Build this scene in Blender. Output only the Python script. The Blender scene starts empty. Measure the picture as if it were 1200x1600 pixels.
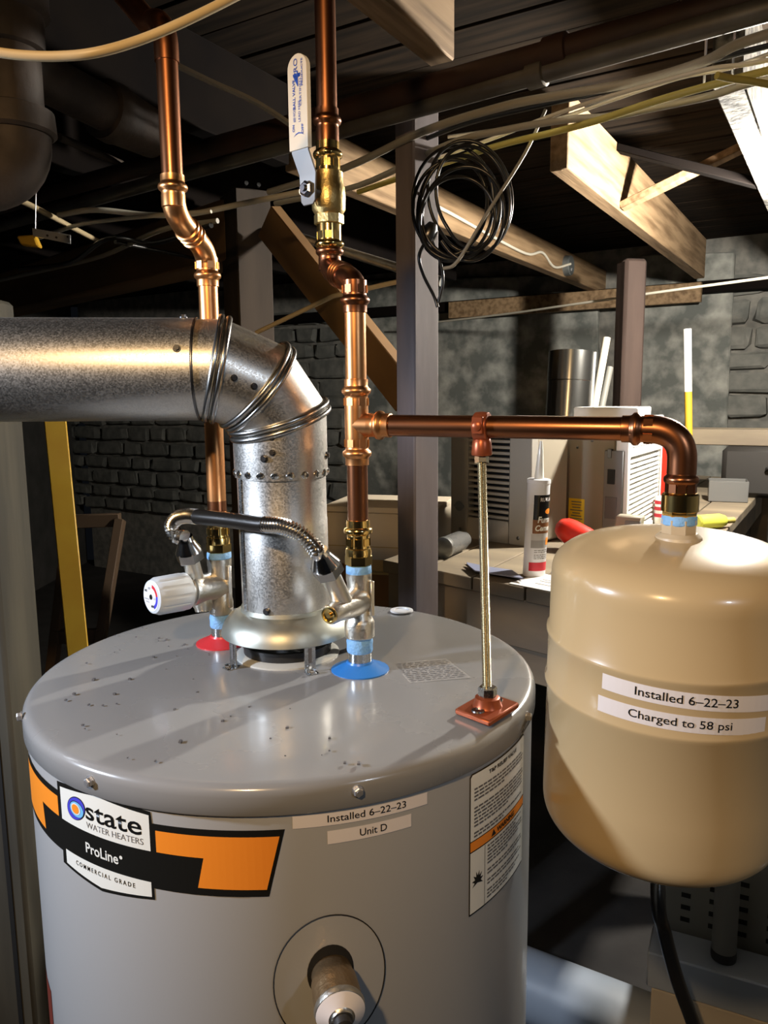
import bpy, bmesh, math, random
from mathutils import Vector, Matrix
V = Vector
R0 = random.Random(7)
SC = bpy.context.scene
COL = SC.collection

# ------------------------------------------------------------------ camera
F, PIT, ROLL, CZ = 1200.0, .1468, -.0093, 1.5        # focal length in px of a 1200x1600 frame
_c, _s = math.cos(PIT), math.sin(PIT)
FW = V((0, _c, -_s)); _r = V((1, 0, 0)); _u = V((0, _s, _c))
RT = math.cos(ROLL)*_r + math.sin(ROLL)*_u
UP = -math.sin(ROLL)*_r + math.cos(ROLL)*_u
EYE = V((0, 0, CZ))
cam = bpy.data.cameras.new('camera'); camo = bpy.data.objects.new('camera', cam); COL.objects.link(camo)
cam.sensor_fit = 'VERTICAL'; cam.sensor_height = 36; cam.lens = 36*F/1600
cam.clip_start = .01
camo.matrix_world = Matrix(((RT.x, UP.x, -FW.x, 0), (RT.y, UP.y, -FW.y, 0), (RT.z, UP.z, -FW.z, CZ), (0, 0, 0, 1)))
SC.camera = camo
# ------------------------------------------------------------------ world, lights, exposure
w = bpy.data.worlds.new('world'); SC.world = w; w.use_nodes = True
w.node_tree.nodes['Background'].inputs[0].default_value = (.6, .7, .9, 1)
w.node_tree.nodes['Background'].inputs[1].default_value = .004
SC.view_settings.view_transform = 'Standard'; SC.view_settings.look = 'None'
SC.view_settings.gamma = 1; SC.view_settings.use_curve_mapping = False
SC.view_settings.exposure = 0.0
def lamp(name, loc, power, col, rad, aim, angle):        # unseen lamps aimed at the plumbing; cones added to keep the ceiling dark
    l = bpy.data.lights.new(name, 'SPOT'); l.energy = power; l.color = col; l.shadow_soft_size = rad
    l.spot_size = math.radians(angle); l.spot_blend = .55
    o = bpy.data.objects.new(name, l); o.location = loc; COL.objects.link(o)
    o.rotation_euler = (V(aim)-V(loc)).to_track_quat('-Z', 'Y').to_euler(); return o
BULB = V((1.12, 2.06, 1.975))
BULB_POWER = 4200                                        # emission of the bare bulb's glass, past the right edge of the frame
lamp('warm_lamp', (-.30, -.25, 2.00), 36, (1, .64, .30), .03, (.02, .85, 1.22), 88)         # above and left of the photographer
lamp('cool_lamp_left', (-1.25, .42, 1.70), 85, (.76, .85, 1), .05, (-.15, .80, 1.10), 78)
lamp('cool_lamp_right', (.80, -.40, 1.90), 10, (.78, .87, 1), .04, (-.02, .70, 1.05), 56)

# ------------------------------------------------------------------ helpers
def ray(px, py): return FW + RT*((px-600)/F) - UP*((py-800)/F)
def P(px, py, Y):
    d = ray(px, py); return EYE + d*(Y/d.y)
def U(px, py, z):
    d = ray(px, py); return EYE + d*((z-CZ)/d.z)
OFF = {}
def basis(ax, hint=None):
    ax = V(ax).normalized()
    h = V(hint) if hint is not None else (V((0, 0, 1)) if abs(ax.z) < .9 else V((1, 0, 0)))
    e1 = (h - ax*h.dot(ax)).normalized(); return e1, ax.cross(e1), ax
class MB:
    def __init__(s): s.bm = bmesh.new()
    def ring(s, pts): return [s.bm.verts.new(p) for p in pts]
    def skin(s, a, b):
        n = len(a)
        for i in range(n):
            try: s.bm.faces.new((a[i], a[(i+1) % n], b[(i+1) % n], b[i]))
            except ValueError: pass
    def cap(s, a):
        try: s.bm.faces.new(a)
        except ValueError: pass
    def lathe(s, o, ax, prof, seg=32, hint=None, caps=True, rib=None):
        o = V(o); e1, e2, ax = basis(ax, hint); prev = None; rings = []
        for r, h in prof:
            c = []
            for i in range(seg):
                t = 2*math.pi*i/seg; rr = max(r, 1e-5)*(rib(t, h) if rib else 1)
                c.append(o + ax*h + e1*(rr*math.cos(t)) + e2*(rr*math.sin(t)))
            rings.append(s.ring(c))
        for a, b in zip(rings, rings[1:]): s.skin(a, b)
        if caps: s.cap(rings[0][::-1]); s.cap(rings[-1])
        return s
    def cyl(s, a, b, r, r2=None, seg=20):
        a, b = V(a), V(b); return s.lathe(a, b-a, [(r, 0), (r if r2 is None else r2, (b-a).length)], seg)
    def sweep(s, pts, r, seg=12, caps=True):
        pts = [V(p) for p in pts]; n = len(pts)
        rad = r if callable(r) else (lambda i: r)
        t0 = (pts[1]-pts[0]).normalized(); e1, e2, _ = basis(t0); prev = None
        for i, p in enumerate(pts):
            t = (pts[min(i+1, n-1)] - pts[max(i-1, 0)]).normalized()
            e1 = (e1 - t*e1.dot(t)).normalized(); e2 = t.cross(e1); q = rad(i)
            k = s.ring([p + e1*(q*math.cos(2*math.pi*j/seg)) + e2*(q*math.sin(2*math.pi*j/seg)) for j in range(seg)])
            if prev: s.skin(prev, k)
            elif caps: s.cap(k[::-1])
            prev = k
        if caps: s.cap(prev)
        return s
    def box(s, c, hx, hy, hz):
        c, hx, hy, hz = V(c), V(hx), V(hy), V(hz)
        v = [s.bm.verts.new(c + hx*i + hy*j + hz*k) for i in (-1, 1) for j in (-1, 1) for k in (-1, 1)]
        for f in ((0, 1, 3, 2), (4, 6, 7, 5), (0, 4, 5, 1), (2, 3, 7, 6), (0, 2, 6, 4), (1, 5, 7, 3)): s.bm.faces.new([v[i] for i in f])
        return s
    def bar(s, a, b, wd, ht, up=(0, 0, 1)):          # beam from a to b, wd across, ht along up
        a, b = V(a), V(b); e1, e2, ax = basis(b-a, up)
        return s.box((a+b)/2, ax*((b-a).length/2), e2*(wd/2), e1*(ht/2))
    def prism(s, poly, d):
        a = s.ring(poly); b = s.ring([V(p)+V(d) for p in poly]); s.skin(a, b); s.cap(a[::-1]); s.cap(b); return s
    def gore(s, c0, n0, c1, n1, d, r, seg=40, caps=False):   # cylinder along d cut by two planes
        d = V(d).normalized(); e1, e2, _ = basis(d); A = []; B = []
        for i in range(seg):
            t = 2*math.pi*i/seg; q = e1*(r*math.cos(t)) + e2*(r*math.sin(t)); b0 = V(c0)+q
            A.append(b0 + d*((V(c0)-b0).dot(V(n0))/d.dot(V(n0))))
            B.append(b0 + d*((V(c1)-b0).dot(V(n1))/d.dot(V(n1))))
        a, b = s.ring(A), s.ring(B); s.skin(a, b)
        if caps: s.cap(a[::-1]); s.cap(b)
        return A, B
    def build(s, name, m, parent=None, bevel=0, sharp=38, loc=None, seg=1, solid=0):
        bm = s.bm
        bmesh.ops.remove_doubles(bm, verts=bm.verts, dist=1e-6)
        bmesh.ops.recalc_face_normals(bm, faces=bm.faces)
        if bevel:
            ed = [e for e in bm.edges if len(e.link_faces) == 2 and e.calc_face_angle(0) > .5]
            bmesh.ops.bevel(bm, geom=ed, offset=bevel, segments=seg, affect='EDGES', profile=.6, clamp_overlap=True)
        off = OFF[parent.name] if parent is not None else (V(loc) if loc is not None else V((0, 0, 0)))
        bmesh.ops.translate(bm, verts=bm.verts, vec=-off)
        me = bpy.data.meshes.new(name); bm.to_mesh(me); bm.free()
        me.polygons.foreach_set('use_smooth', [True]*len(me.polygons)); me.set_sharp_from_angle(angle=math.radians(sharp))
        return link(name, me, m, parent, off)
def link(name, me, m, parent, off):
    o = bpy.data.objects.new(name, me); COL.objects.link(o)
    if m: me.materials.append(m)
    if parent is not None: o.parent = parent
    else: o.location = off
    OFF[o.name] = V(off); return o
def tag(o, label, cat, group=None, kind=None):
    if label: o['label'] = label
    if cat: o['category'] = cat
    if group: o['group'] = group
    if kind: o['kind'] = kind
    return o
def thing(name, loc, label, cat, group=None):
    o = bpy.data.objects.new(name, None); COL.objects.link(o); o.location = loc; o.empty_display_size = .05
    OFF[o.name] = V(loc); return tag(o, label, cat, group)
def setting(o): o['kind'] = 'structure'; return o
def lab(o, text): o['label'] = text; return o
def smooth(pts, n=8):
    pts = [V(p) for p in pts]; q = [pts[0]*2-pts[1]] + pts + [pts[-1]*2-pts[-2]]; out = []
    for i in range(1, len(q)-2):
        a, b, c, d = q[i-1:i+3]
        for k in range(n):
            t = k/n; out.append(.5*((2*b) + (c-a)*t + (2*a-5*b+4*c-d)*t*t + (3*b-a-3*c+d)*t**3))
    return out + [pts[-1]]
def arc(c, a, b, n=10):     # quarter/partial fillet: quadratic from a over corner c to b
    return [V(a)*(1-t)**2 + V(c)*2*t*(1-t) + V(b)*t*t for t in [i/n for i in range(n+1)]]

# ------------------------------------------------------------------ materials
def mat(name, col, rough=.5, metal=0, col2=None, scale=30, lo=.35, hi=.65, bump=0, bscale=None, coat=0, grain=None, rough2=None,
        detail=5, spangle=0, alpha=None, emit=None, spec=None):
    m = bpy.data.materials.new(name); m.use_nodes = True; nt = m.node_tree; N = nt.nodes; L = nt.links
    b = N['Principled BSDF']
    b.inputs['Base Color'].default_value = (*col, 1); b.inputs['Roughness'].default_value = rough; b.inputs['Metallic'].default_value = metal
    if coat: b.inputs['Coat Weight'].default_value = coat; b.inputs['Coat Roughness'].default_value = .08
    if spec is not None: b.inputs['Specular IOR Level'].default_value = spec
    if emit: b.inputs['Emission Color'].default_value = (*emit[0], 1); b.inputs['Emission Strength'].default_value = emit[1]
    if alpha is not None: b.inputs['Alpha'].default_value = alpha
    if not (col2 or bump or spangle or rough2 is not None): return m
    g = N.new('ShaderNodeNewGeometry'); mp = N.new('ShaderNodeMapping'); L.new(g.outputs['Position'], mp.inputs[0])
    if grain:                                   # (z rotation of the grain, stretch vector)
        mp.vector_type = 'TEXTURE'; mp.inputs['Rotation'].default_value = (0, 0, grain[0]); mp.inputs['Scale'].default_value = grain[1]
    n = N.new('ShaderNodeTexNoise'); n.inputs['Scale'].default_value = scale; n.inputs['Detail'].default_value = detail
    L.new(mp.outputs[0], n.inputs['Vector'])
    if col2:
        cr = N.new('ShaderNodeValToRGB'); cr.color_ramp.elements[0].position = lo; cr.color_ramp.elements[1].position = hi
        cr.color_ramp.elements[0].color = (*col, 1); cr.color_ramp.elements[1].color = (*col2, 1)
        L.new(n.outputs['Fac'], cr.inputs[0]); L.new(cr.outputs[0], b.inputs['Base Color'])
    if rough2 is not None:
        mr = N.new('ShaderNodeMapRange'); mr.inputs[1].default_value = .35; mr.inputs[2].default_value = .65
        mr.inputs[3].default_value = rough; mr.inputs[4].default_value = rough2
        L.new(n.outputs['Fac'], mr.inputs[0]); L.new(mr.outputs[0], b.inputs['Roughness'])
    if spangle:
        vo = N.new('ShaderNodeTexVoronoi'); vo.inputs['Scale'].default_value = spangle; L.new(g.outputs['Position'], vo.inputs['Vector'])
        sx = N.new('ShaderNodeSeparateColor'); L.new(vo.outputs['Color'], sx.inputs[0])
        mr = N.new('ShaderNodeMapRange'); mr.inputs[3].default_value = rough*.85; mr.inputs[4].default_value = rough*1.2
        L.new(sx.outputs[0], mr.inputs[0]); L.new(mr.outputs[0], b.inputs['Roughness'])
        mx = N.new('ShaderNodeMapRange'); mx.inputs[3].default_value = .90; mx.inputs[4].default_value = 1.05
        L.new(sx.outputs[1], mx.inputs[0])
        mu = N.new('ShaderNodeMix'); mu.data_type = 'RGBA'; mu.blend_type = 'MULTIPLY'; mu.inputs[0].default_value = 1
        mu.inputs[6].default_value = (*col, 1); L.new(mx.outputs[0], mu.inputs[7]); L.new(mu.outputs[2], b.inputs['Base Color'])
    if bump:
        n2 = N.new('ShaderNodeTexNoise'); n2.inputs['Scale'].default_value = bscale or scale*2; n2.inputs['Detail'].default_value = 6
        L.new(mp.outputs[0], n2.inputs['Vector'])
        bp = N.new('ShaderNodeBump'); bp.inputs['Strength'].default_value = bump; bp.inputs['Distance'].default_value = .004
        L.new(n2.outputs['Fac'], bp.inputs['Height']); L.new(bp.outputs[0], b.inputs['Normal'])
    return m
GV, GU = math.radians(59), math.radians(-31)          # grain along the joists / along the girder
M = dict(
    jacket=mat('grey_enamel', (.40, .41, .42), .32, coat=.25, rough2=.38, scale=4),
    lid=mat('grey_lid_enamel', (.25, .255, .26), .17, rough2=.30, scale=9, coat=.2),
    galv=mat('galvanized_steel', (.66, .65, .62), .38, 1, spangle=700),
    galv2=mat('smooth_zinc_steel', (.56, .57, .57), .24, 1, spangle=800),
    bead=mat('bead_zinc', (.50, .50, .49), .26, 1),
    nut=mat('polished_nut', (.42, .42, .42), .22, 1),
    screwzinc=mat('zinc_screw', (.62, .63, .66), .38, .8),
    hood=mat('dull_zinc_hood', (.44, .45, .40), .42, 1, rough2=.52, scale=40),
    acp2=mat('pale_grey_ring', (.50, .50, .46), .45),
    black=mat('black_steel', (.02, .02, .02), .45), dark=mat('dark_opening', (.008, .008, .008), .8),
    copper=mat('bright_copper', (.80, .40, .17), .30, 1, (.62, .27, .10), 22, rough2=.40),
    copper2=mat('tarnished_copper', (.36, .145, .07), .27, 1, (.22, .09, .042), 16, rough2=.36),
    brass=mat('brass', (.80, .58, .22), .17, 1), brass2=mat('cast_brass', (.62, .47, .20), .38, 1, bump=.15, bscale=260),
    nickel=mat('cast_nickel', (.70, .67, .60), .30, 1, bump=.12, bscale=350, rough2=.38, scale=200),
    chrome=mat('chrome', (.72, .72, .72), .12, 1), steel=mat('stainless_corrugated', (.66, .64, .60), .2, 1),
    zinc=mat('zinc_thread', (.66, .60, .44), .26, 1), gunmetal=mat('dark_nut_face', (.18, .18, .19), .3, 1),
    sleeve=mat('black_sleeve', (.014, .013, .012), .30, spec=.3),
    cream=mat('almond_enamel', (.53, .40, .22), .26, coat=.3), creamcap=mat('almond_cap', (.55, .45, .30), .4),
    tape=mat('blue_thread_tape', (.22, .47, .82), .6, bump=.4, bscale=300), bluecap=mat('blue_plastic', (.03, .20, .62), .35),
    redcap=mat('red_plastic', (.62, .04, .05), .35), rust=mat('copper_coloured_plating', (.33, .08, .03), .34, .55),
    white=mat('white_plastic', (.80, .82, .86), .30), knob=mat('knob_plastic', (.62, .69, .76), .34),
    label=mat('white_label', (.80, .76, .76), .45), labelw=mat('gloss_label_white', (.84, .86, .82), .25, coat=.3),
    ink=mat('black_ink', (.006, .006, .006), .4), labelk=mat('label_black', (.012, .012, .011), .22), orange=mat('label_orange', (.95, .30, .03), .28),
    inkb=mat('blue_ink', (.02, .08, .45), .4), blue1=mat('emblem_blue', (.07, .07, .62), .3), blue2=mat('emblem_sky', (.18, .52, .90), .3),
    inkg=mat('grey_ink', (.12, .12, .13), .4), redl=mat('label_red', (.62, .03, .05), .4), greyl=mat('label_grey', (.36, .36, .36), .4),
    sticker=mat('clear_sticker', (.55, .55, .55), .32, col2=(.40, .40, .40), scale=160, alpha=.5),
    sheen=mat('grip_vinyl', (.74, .67, .54), .38),
    iron=mat('old_iron', (.030, .024, .021), .65, .2, (.065, .048, .038), 14, bump=.25, bscale=60), ironred=mat('rusty_iron', (.045, .020, .014), .6, .3, (.025, .014, .011), 12),
    greyiron=mat('grey_iron', (.15, .145, .13), .48, .6, (.09, .08, .07), 10), conduit=mat('zinc_conduit', (.45, .46, .44), .4, .9, (.28, .28, .27), 30),
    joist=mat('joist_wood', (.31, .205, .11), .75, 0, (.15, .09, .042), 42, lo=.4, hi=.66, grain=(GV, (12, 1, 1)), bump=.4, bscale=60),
    wallpost=mat('brown_wall_wood', (.075, .048, .038), .8, 0, (.045, .028, .022), 14, grain=(0, (1, 1, 8)), bump=.3, bscale=30),
    shadewood=mat('shade_black_wood', (.007, .005, .004), 1, 0, (.004, .003, .003), 8, grain=(GU, (6, 1, 1)), bump=.3, bscale=20, spec=.1),  # shade painted in: near-black wood where the bulb's light should be blocked
    plank=mat('shaded_subfloor_wood', (.024, .016, .010), 1, 0, (.008, .006, .0045), 40, grain=(GU, (12, 1, 1)), bump=.25, bscale=18, spec=.1),  # ceiling shade put into the colour, planks darkened against the bulb
    postwood=mat('grey_purple_paint', (.20, .17, .175), .6, 0, (.12, .10, .10), 12, grain=(0, (1, 1, 7)), bump=.25, bscale=22),
    darkpost=mat('brown_post_wood', (.022, .015, .010), .85, 0, (.05, .036, .026), 9, grain=(0, (1, 1, 7)), bump=.3, bscale=20),
    greenpost=mat('weathered_post_wood', (.085, .075, .052), .8, 0, (.035, .032, .024), 14, grain=(0, (1, 1, 8)), bump=.4, bscale=26),
    brace=mat('brace_wood', (.22, .125, .05), .7, 0, (.15, .08, .03), 9, grain=(0, (2, 2, 2)), bump=.2, bscale=20),
    white_wood=mat('whitewashed_wood', (.24, .23, .195), .9, 0, (.03, .028, .024), 26, lo=.42, hi=.58, bump=.9, bscale=55),
    bench=mat('bench_wood', (.27, .22, .145), .75, 0, (.15, .12, .085), 8, grain=(GU, (5, 1, 1)), bump=.15, bscale=25),
    benchd=mat('grimy_bench_wood', (.24, .19, .13), .75, 0, (.16, .13, .10), 8, grain=(GU, (5, 1, 1)), bump=.2, bscale=25),
    yellow=mat('yellow_paint', (.62, .38, .03), .5, 0, (.55, .30, .02), 8), ladder=mat('dim_brown_wood', (.09, .055, .03), .7),
    stone=mat('grey_stone', (.12, .125, .115), .85, 0, (.20, .20, .18), 14, bump=.8, bscale=30),
    mortar=mat('lime_mortar', (.26, .25, .22), .95, 0, (.14, .14, .13), 16, bump=.8, bscale=40),
    plaster=mat('mottled_parging', (.13, .14, .13), .85, 0, (.42, .42, .38), 9, lo=.42, hi=.72, bump=.8, bscale=28, detail=12),
    floor=mat('concrete_floor', (.035, .032, .03), .9, 0, (.02, .018, .017), 5, bump=.4, bscale=30),
    wall=mat('dark_wall', (.08, .075, .07), .9, 0, (.05, .05, .045), 5, bump=.5, bscale=20),
    cabk=mat('black_cable', (.012, .012, .012), .28), cabt=mat('beige_cable', (.50, .40, .24), .45), cabg=mat('grey_cable', (.30, .28, .23), .5),
    caby=mat('olive_cable', (.40, .34, .08), .5), cabw=mat('white_cable', (.62, .58, .48), .5),
    ac=mat('beige_steel', (.27, .24, .185), .5), acg=mat('grille_plastic', (.30, .285, .255), .45), acw=mat('white_louvre_plastic', (.80, .79, .76), .45), acp=mat('grey_panel_plastic', (.17, .175, .18), .45),
    duct=mat('dull_grey_duct', (.20, .20, .19), .22, .95), paper=mat('paper', (.80, .78, .74), .7), bluepaper=mat('blue_grey_paper', (.20, .22, .32), .6),
    redp=mat('red_enamel', (.72, .03, .015), .4), lime=mat('lime_plastic', (.62, .66, .08), .4), ylabel=mat('yellow_label', (.72, .50, .02), .5),
    card=mat('cardboard', (.26, .13, .05), .8), carton=mat('cream_carton', (.58, .50, .38), .75), kraft=mat('kraft_flap', (.42, .32, .15), .8),
    clear=mat('smoky_plastic', (.16, .16, .155), .25, alpha=.8), pvc=mat('blue_grey_pvc', (.36, .41, .48), .45), crate=mat('grey_crate_plastic', (.22, .22, .20), .55),
    porcelain=mat('porcelain', (.75, .75, .72), .3), pink=mat('pink_insulation', (.48, .30, .30), .9), silver=mat('shiny_plate', (.75, .76, .78), .25, .7),
    glow=mat('bulb_glass', (1, 1, 1), .3, emit=((1, .93, .82), BULB_POWER)), jbox=mat('grey_box_steel', (.22, .24, .24), .4, .6), web=mat('cobweb', (.5, .5, .5), .9),
)

# ------------------------------------------------------------------ text and curved labels
def glyphs(body, bold=0, slant=0):
    c = bpy.data.curves.new('lettering', 'FONT'); c.body = body; c.offset = bold; c.shear = slant; c.resolution_u = 3
    c.align_x = 'LEFT'
    o = bpy.data.objects.new('lettering', c); COL.objects.link(o)
    me = bpy.data.meshes.new_from_object(o); bpy.data.objects.remove(o); bpy.data.curves.remove(c)
    return me
def text(body, x0, y0, wd, ht, fmap, m, parent, bold=0, slant=0, eps=.0009, name='lettering'):
    me = glyphs(body, bold, slant)
    xs = [v.co.x for v in me.vertices]; ys = [v.co.y for v in me.vertices]
    a, b, c, d = min(xs), max(xs), min(ys), max(ys)
    off = OFF[parent.name]
    for v in me.vertices:
        v.co = fmap(x0 + (v.co.x-a)/(b-a)*wd, y0 + (v.co.y-c)/(d-c)*ht, eps) - off
    me.materials.clear()
    return link(name, me, m, parent, off)
def patch(name, poly, fmap, m, parent, eps=.0004, step=.006):
    bm = bmesh.new(); bm.faces.new([bm.verts.new((x, y, 0)) for x, y in poly])
    x0, x1 = min(p[0] for p in poly), max(p[0] for p in poly); x = x0 + step
    while x < x1 and step:
        bmesh.ops.bisect_plane(bm, geom=bm.verts[:]+bm.edges[:]+bm.faces[:], plane_co=(x, 0, 0), plane_no=(1, 0, 0)); x += step
    off = OFF[parent.name]
    for v in bm.verts: v.co = fmap(v.co.x, v.co.y, eps) - off
    me = bpy.data.meshes.new(name); bm.to_mesh(me); bm.free()
    return link(name, me, m, parent, off)
def rect(x0, y0, x1, y1): return [(x0, y0), (x1, y0), (x1, y1), (x0, y1)]
def oval(cx, cy, rx, ry, n=28, tilt=0):
    return [(cx + rx*math.cos(t)*math.cos(tilt) - ry*math.sin(t)*math.sin(tilt), cy + rx*math.cos(t)*math.sin(tilt) + ry*math.sin(t)*math.cos(tilt)) for t in [2*math.pi*i/n for i in range(n)]]
def cylmap(c, r):
    return lambda x, y, e=0: V((c[0] + (r+e)*math.sin(x/r), c[1] - (r+e)*math.cos(x/r), y))

# ================================================================== SETTING
UD, VD = V((.857, -.515, 0)), V((.515, .857, 0))          # along the back wall (to the right), along the joists (away)
W0 = V((1.44, 4.42, 0))                                   # a point on the back wall
def wall_pt(a, z, out=0): return W0 + UD*a - VD*out + V((0, 0, z))
b = MB(); b.box((0, 2.2, -.05), (4.5, 0, 0), (0, 5, 0), (0, 0, .05)); floor = setting(b.build('floor', M['floor']))
b = MB(); b.box((0, 2.2, 2.40), (4.5, 0, 0), (0, 5, 0), (0, 0, .05)); ceiling = setting(b.build('ceiling', M['shadewood']))
b = MB(); b.box(wall_pt(-.6, 1.15, -.16), UD*4.2, VD*.14, V((0, 0, 1.2))); wall = setting(b.build('wall_back', M['mortar']))
b = MB(); b.box(W0 + UD*2.3 - VD*2.2 + V((0, 0, 1.15)), UD*.1, VD*2.6, V((0, 0, 1.2))); setting(b.build('wall_right', M['wall']))
b = MB(); b.box((-2.9, 2.2, 1.15), (.1, 0, 0), (0, 4.9, 0), (0, 0, 1.2)); setting(b.build('wall_left', M['wall']))
# subfloor planks across the joists
k = 0; a = -3.4
while a < 5.6:
    c = VD*a + V((.5, .5, 0))
    if k == 0:
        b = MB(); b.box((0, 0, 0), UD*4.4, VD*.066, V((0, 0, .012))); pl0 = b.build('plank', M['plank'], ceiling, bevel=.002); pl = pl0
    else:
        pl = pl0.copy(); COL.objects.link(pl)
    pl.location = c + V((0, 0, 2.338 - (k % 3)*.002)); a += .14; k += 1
# joists: bottom edge line through known points, all along VD
def joist(p0, p1, wd=.048, ht=.19, m='joist', name='joist', top=None):
    b = MB(); b.bar(V(p0)+V((0, 0, ht/2)), V(p1)+V((0, 0, ht/2)), wd, ht); return b.build(name, M[m], ceiling, bevel=.003)
def jl(pa, t0, t1, **k):          # joist through point pa from parameter t0 to t1
    pa = V(pa); return joist(pa + VD*t0, pa + VD*t1, **k)
jl((.110, 1.450, 2.08), -2.6, 0, m='joist')                          # end shows above the pipes
jl((.211, 2.803, 2.08), -.85, 2.2, ht=.13)
jl((.46, 2.095, 2.08), 0, 2.2)
jl((.70, 1.625, 2.08), -.1, 3.0, m='white_wood', wd=.055)
jl((1.12, 1.50, 2.08), -.1, 3.0, m='joist')
for la, t0, t1 in ((-1.263, -.2, 1.62), (-1.75, -.2, 3.6), (-2.3, -.2, 3.6), (-2.85, 0, 3.4), (-.70, -1.4, -1.25)): jl(UD*la + V((0, 0, 2.08)), t0, t1, m='shadewood')
# parging and stones on the back wall
def slab(poly, th, out, m, name):
    b = MB(); b.prism([wall_pt(x, z, out) for x, z in poly], -VD*th); return b.build(name, M[m], wall, bevel=.008)
def wall_hit(px, py):             # wall coordinates of a pixel
    d = ray(px, py); t = (W0-EYE).dot(VD)/d.dot(VD); q = EYE + d*t - W0; return q.dot(UD), EYE.z + d.z*t
def wpoly(pts): return [wall_hit(*p) for p in pts]
slab(wpoly([(560, 440), (936, 430), (938, 520), (934, 700), (900, 800), (560, 820)]), .05, 0, 'plaster', 'parging')
slab(wpoly([(1003, 400), (1150, 395), (1142, 560), (1136, 700), (1130, 800), (1003, 800)]), .045, 0, 'plaster', 'parging')
def stone_mesh(seed):
    r = random.Random(seed); bm = bmesh.new(); bmesh.ops.create_cube(bm, size=1)
    bmesh.ops.bevel(bm, geom=bm.edges[:], offset=.14, segments=1, affect='EDGES', profile=.5)
    for v in bm.verts: v.co += V((r.uniform(-.06, .06), r.uniform(-.10, .10), r.uniform(-.06, .06)))
    me = bpy.data.meshes.new('stone'); bm.to_mesh(me); bm.free(); me.materials.append(M['stone']); return me
SM = [stone_mesh(i) for i in range(6)]
ANG = math.atan2(UD.y, UD.x)
def stones(a0, a1, z0, z1, hgt=.125, out=.0):
    z = z0; row = 0
    while z < z1:
        h = hgt*R0.uniform(.85, 1.15); x = a0 + R0.uniform(-.2, 0)
        while x < a1:
            wd = R0.uniform(.18, .36)
            o = bpy.data.objects.new('stone', SM[R0.randrange(6)]); COL.objects.link(o); o.parent = wall
            o.location = wall_pt(x+wd/2, z+h/2, out); o.scale = (wd-.025, .05+R0.uniform(0, .03), h-.022); o.rotation_euler = (0, R0.uniform(-.04, .04), ANG)
            x += wd
        z += h; row += 1
sa = wall_hit(120, 800)[0]; sb = wall_hit(700, 740)[0]
stones(sa, sb, .55, 1.50)
stones(wall_hit(430, 560)[0], wall_hit(560, 560)[0], 1.50, 2.02)
stones(wall_hit(1144, 500)[0], wall_hit(1300, 500)[0], .9, 2.02)
b = MB(); b.bar(wall_pt(-3.6, 2.06, .06), wall_pt(1.9, 2.06, .06), .14, .06); setting(b.build('trim_1', M['shadewood'], bevel=.004))

# ================================================================== WATER HEATER
HC = (-.112, .853); HR = .277; T = 1.1975
heater = thing('water_heater', (HC[0], HC[1], 0), 'grey cylindrical gas water heater with black and orange front label', 'water heater')
hm = cylmap(HC, HR)
b = MB(); b.lathe((HC[0], HC[1], 0), (0, 0, 1), [(.255, .03), (.277, .06), (.277, 1.17)], 96); b.build('jacket', M['jacket'], heater)
b = MB(); r = .2805
prof = [(r-.001, T-.0285), (r, T-.027), (r, T-.012)] + [(r-.010+.010*math.cos(t), T-.012+.010*math.sin(t)) for t in [i*math.pi/10 for i in range(1, 6)]]
prof += [(r-.016, T-.0012), (.20, T), (.08, T+.0015), (.062, T+.0015)]
b.lathe((HC[0], HC[1], 0), (0, 0, 1), prof, 128, caps=False)
lid = b.build('lid', M['lid'], heater, sharp=60)
b = MB(); b.lathe((HC[0], HC[1], 0), (0, 0, 1), [(.0625, T+.0015), (.0005, T+.0010)], 64, caps=False); b.build('lid_centre', M['lid'], heater)
# lid screws: hex head with washer
def hexscrew(o, ax, s, m, parent, name='screw', wash=True):
    b = MB(); ax = V(ax).normalized()
    if wash: b.lathe(o, ax, [(s*1.25, 0), (s*1.25, s*.25)], 18)
    b.lathe(V(o)+ax*s*.25, ax, [(s, 0), (s, s*.75), (s*.8, s*.95)], 6)
    b.lathe(V(o)+ax*s*1.15, ax, [(s*.55, 0), (s*.5, s*.12)], 12)
    return b.build(name, m, parent, sharp=20)
for sv, z in ((-.1423, 1.1825), (.0888, 1.1835), (.3132, 1.1825), (-.3065, 1.190), (-.62, 1.184), (.62, 1.184)):
    a = sv/.277; n = V((math.sin(a), -math.cos(a), 0))
    hexscrew(V((HC[0], HC[1], z)) + n*.280, n, .0042, M['screwzinc'], heater)
# brand label ------------------------------------------------------
blk = [(-.300, 1.147), (-.300, 1.099), (-.197, 1.0985), (-.1975, 1.0868), (-.1414, 1.0797), (-.0838, 1.0870), (-.0838, 1.0975), (.0152, 1.0975), (.0294, 1.1560),
       (-.0825, 1.1560), (-.0835, 1.1660), (-.1408, 1.1722), (-.1990, 1.1650), (-.1990, 1.1560), (-.300, 1.1560)]
brand = patch('brand_label', blk, hm, M['labelk'], heater); lab(brand, 'black and orange wraparound front label')
patch('orange_band', [(-.0795, 1.1310), (-.0378, 1.1307), (-.0436, 1.1040), (.0135, 1.1038), (.0250, 1.1502), (-.0795, 1.1502)], hm, M['orange'], brand, .0007)
patch('orange_band', [(-.298, 1.1445), (-.298, 1.1050), (-.2325, 1.1050), (-.2362, 1.1310), (-.1995, 1.1310), (-.1995, 1.1502), (-.298, 1.1502)], hm, M['orange'], brand, .0007)
patch('white_field', [(-.1935, 1.1308), (-.0850, 1.1308), (-.0850, 1.1628), (-.1408, 1.1680), (-.1935, 1.1615)], hm, M['labelw'], brand, .0007)
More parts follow.
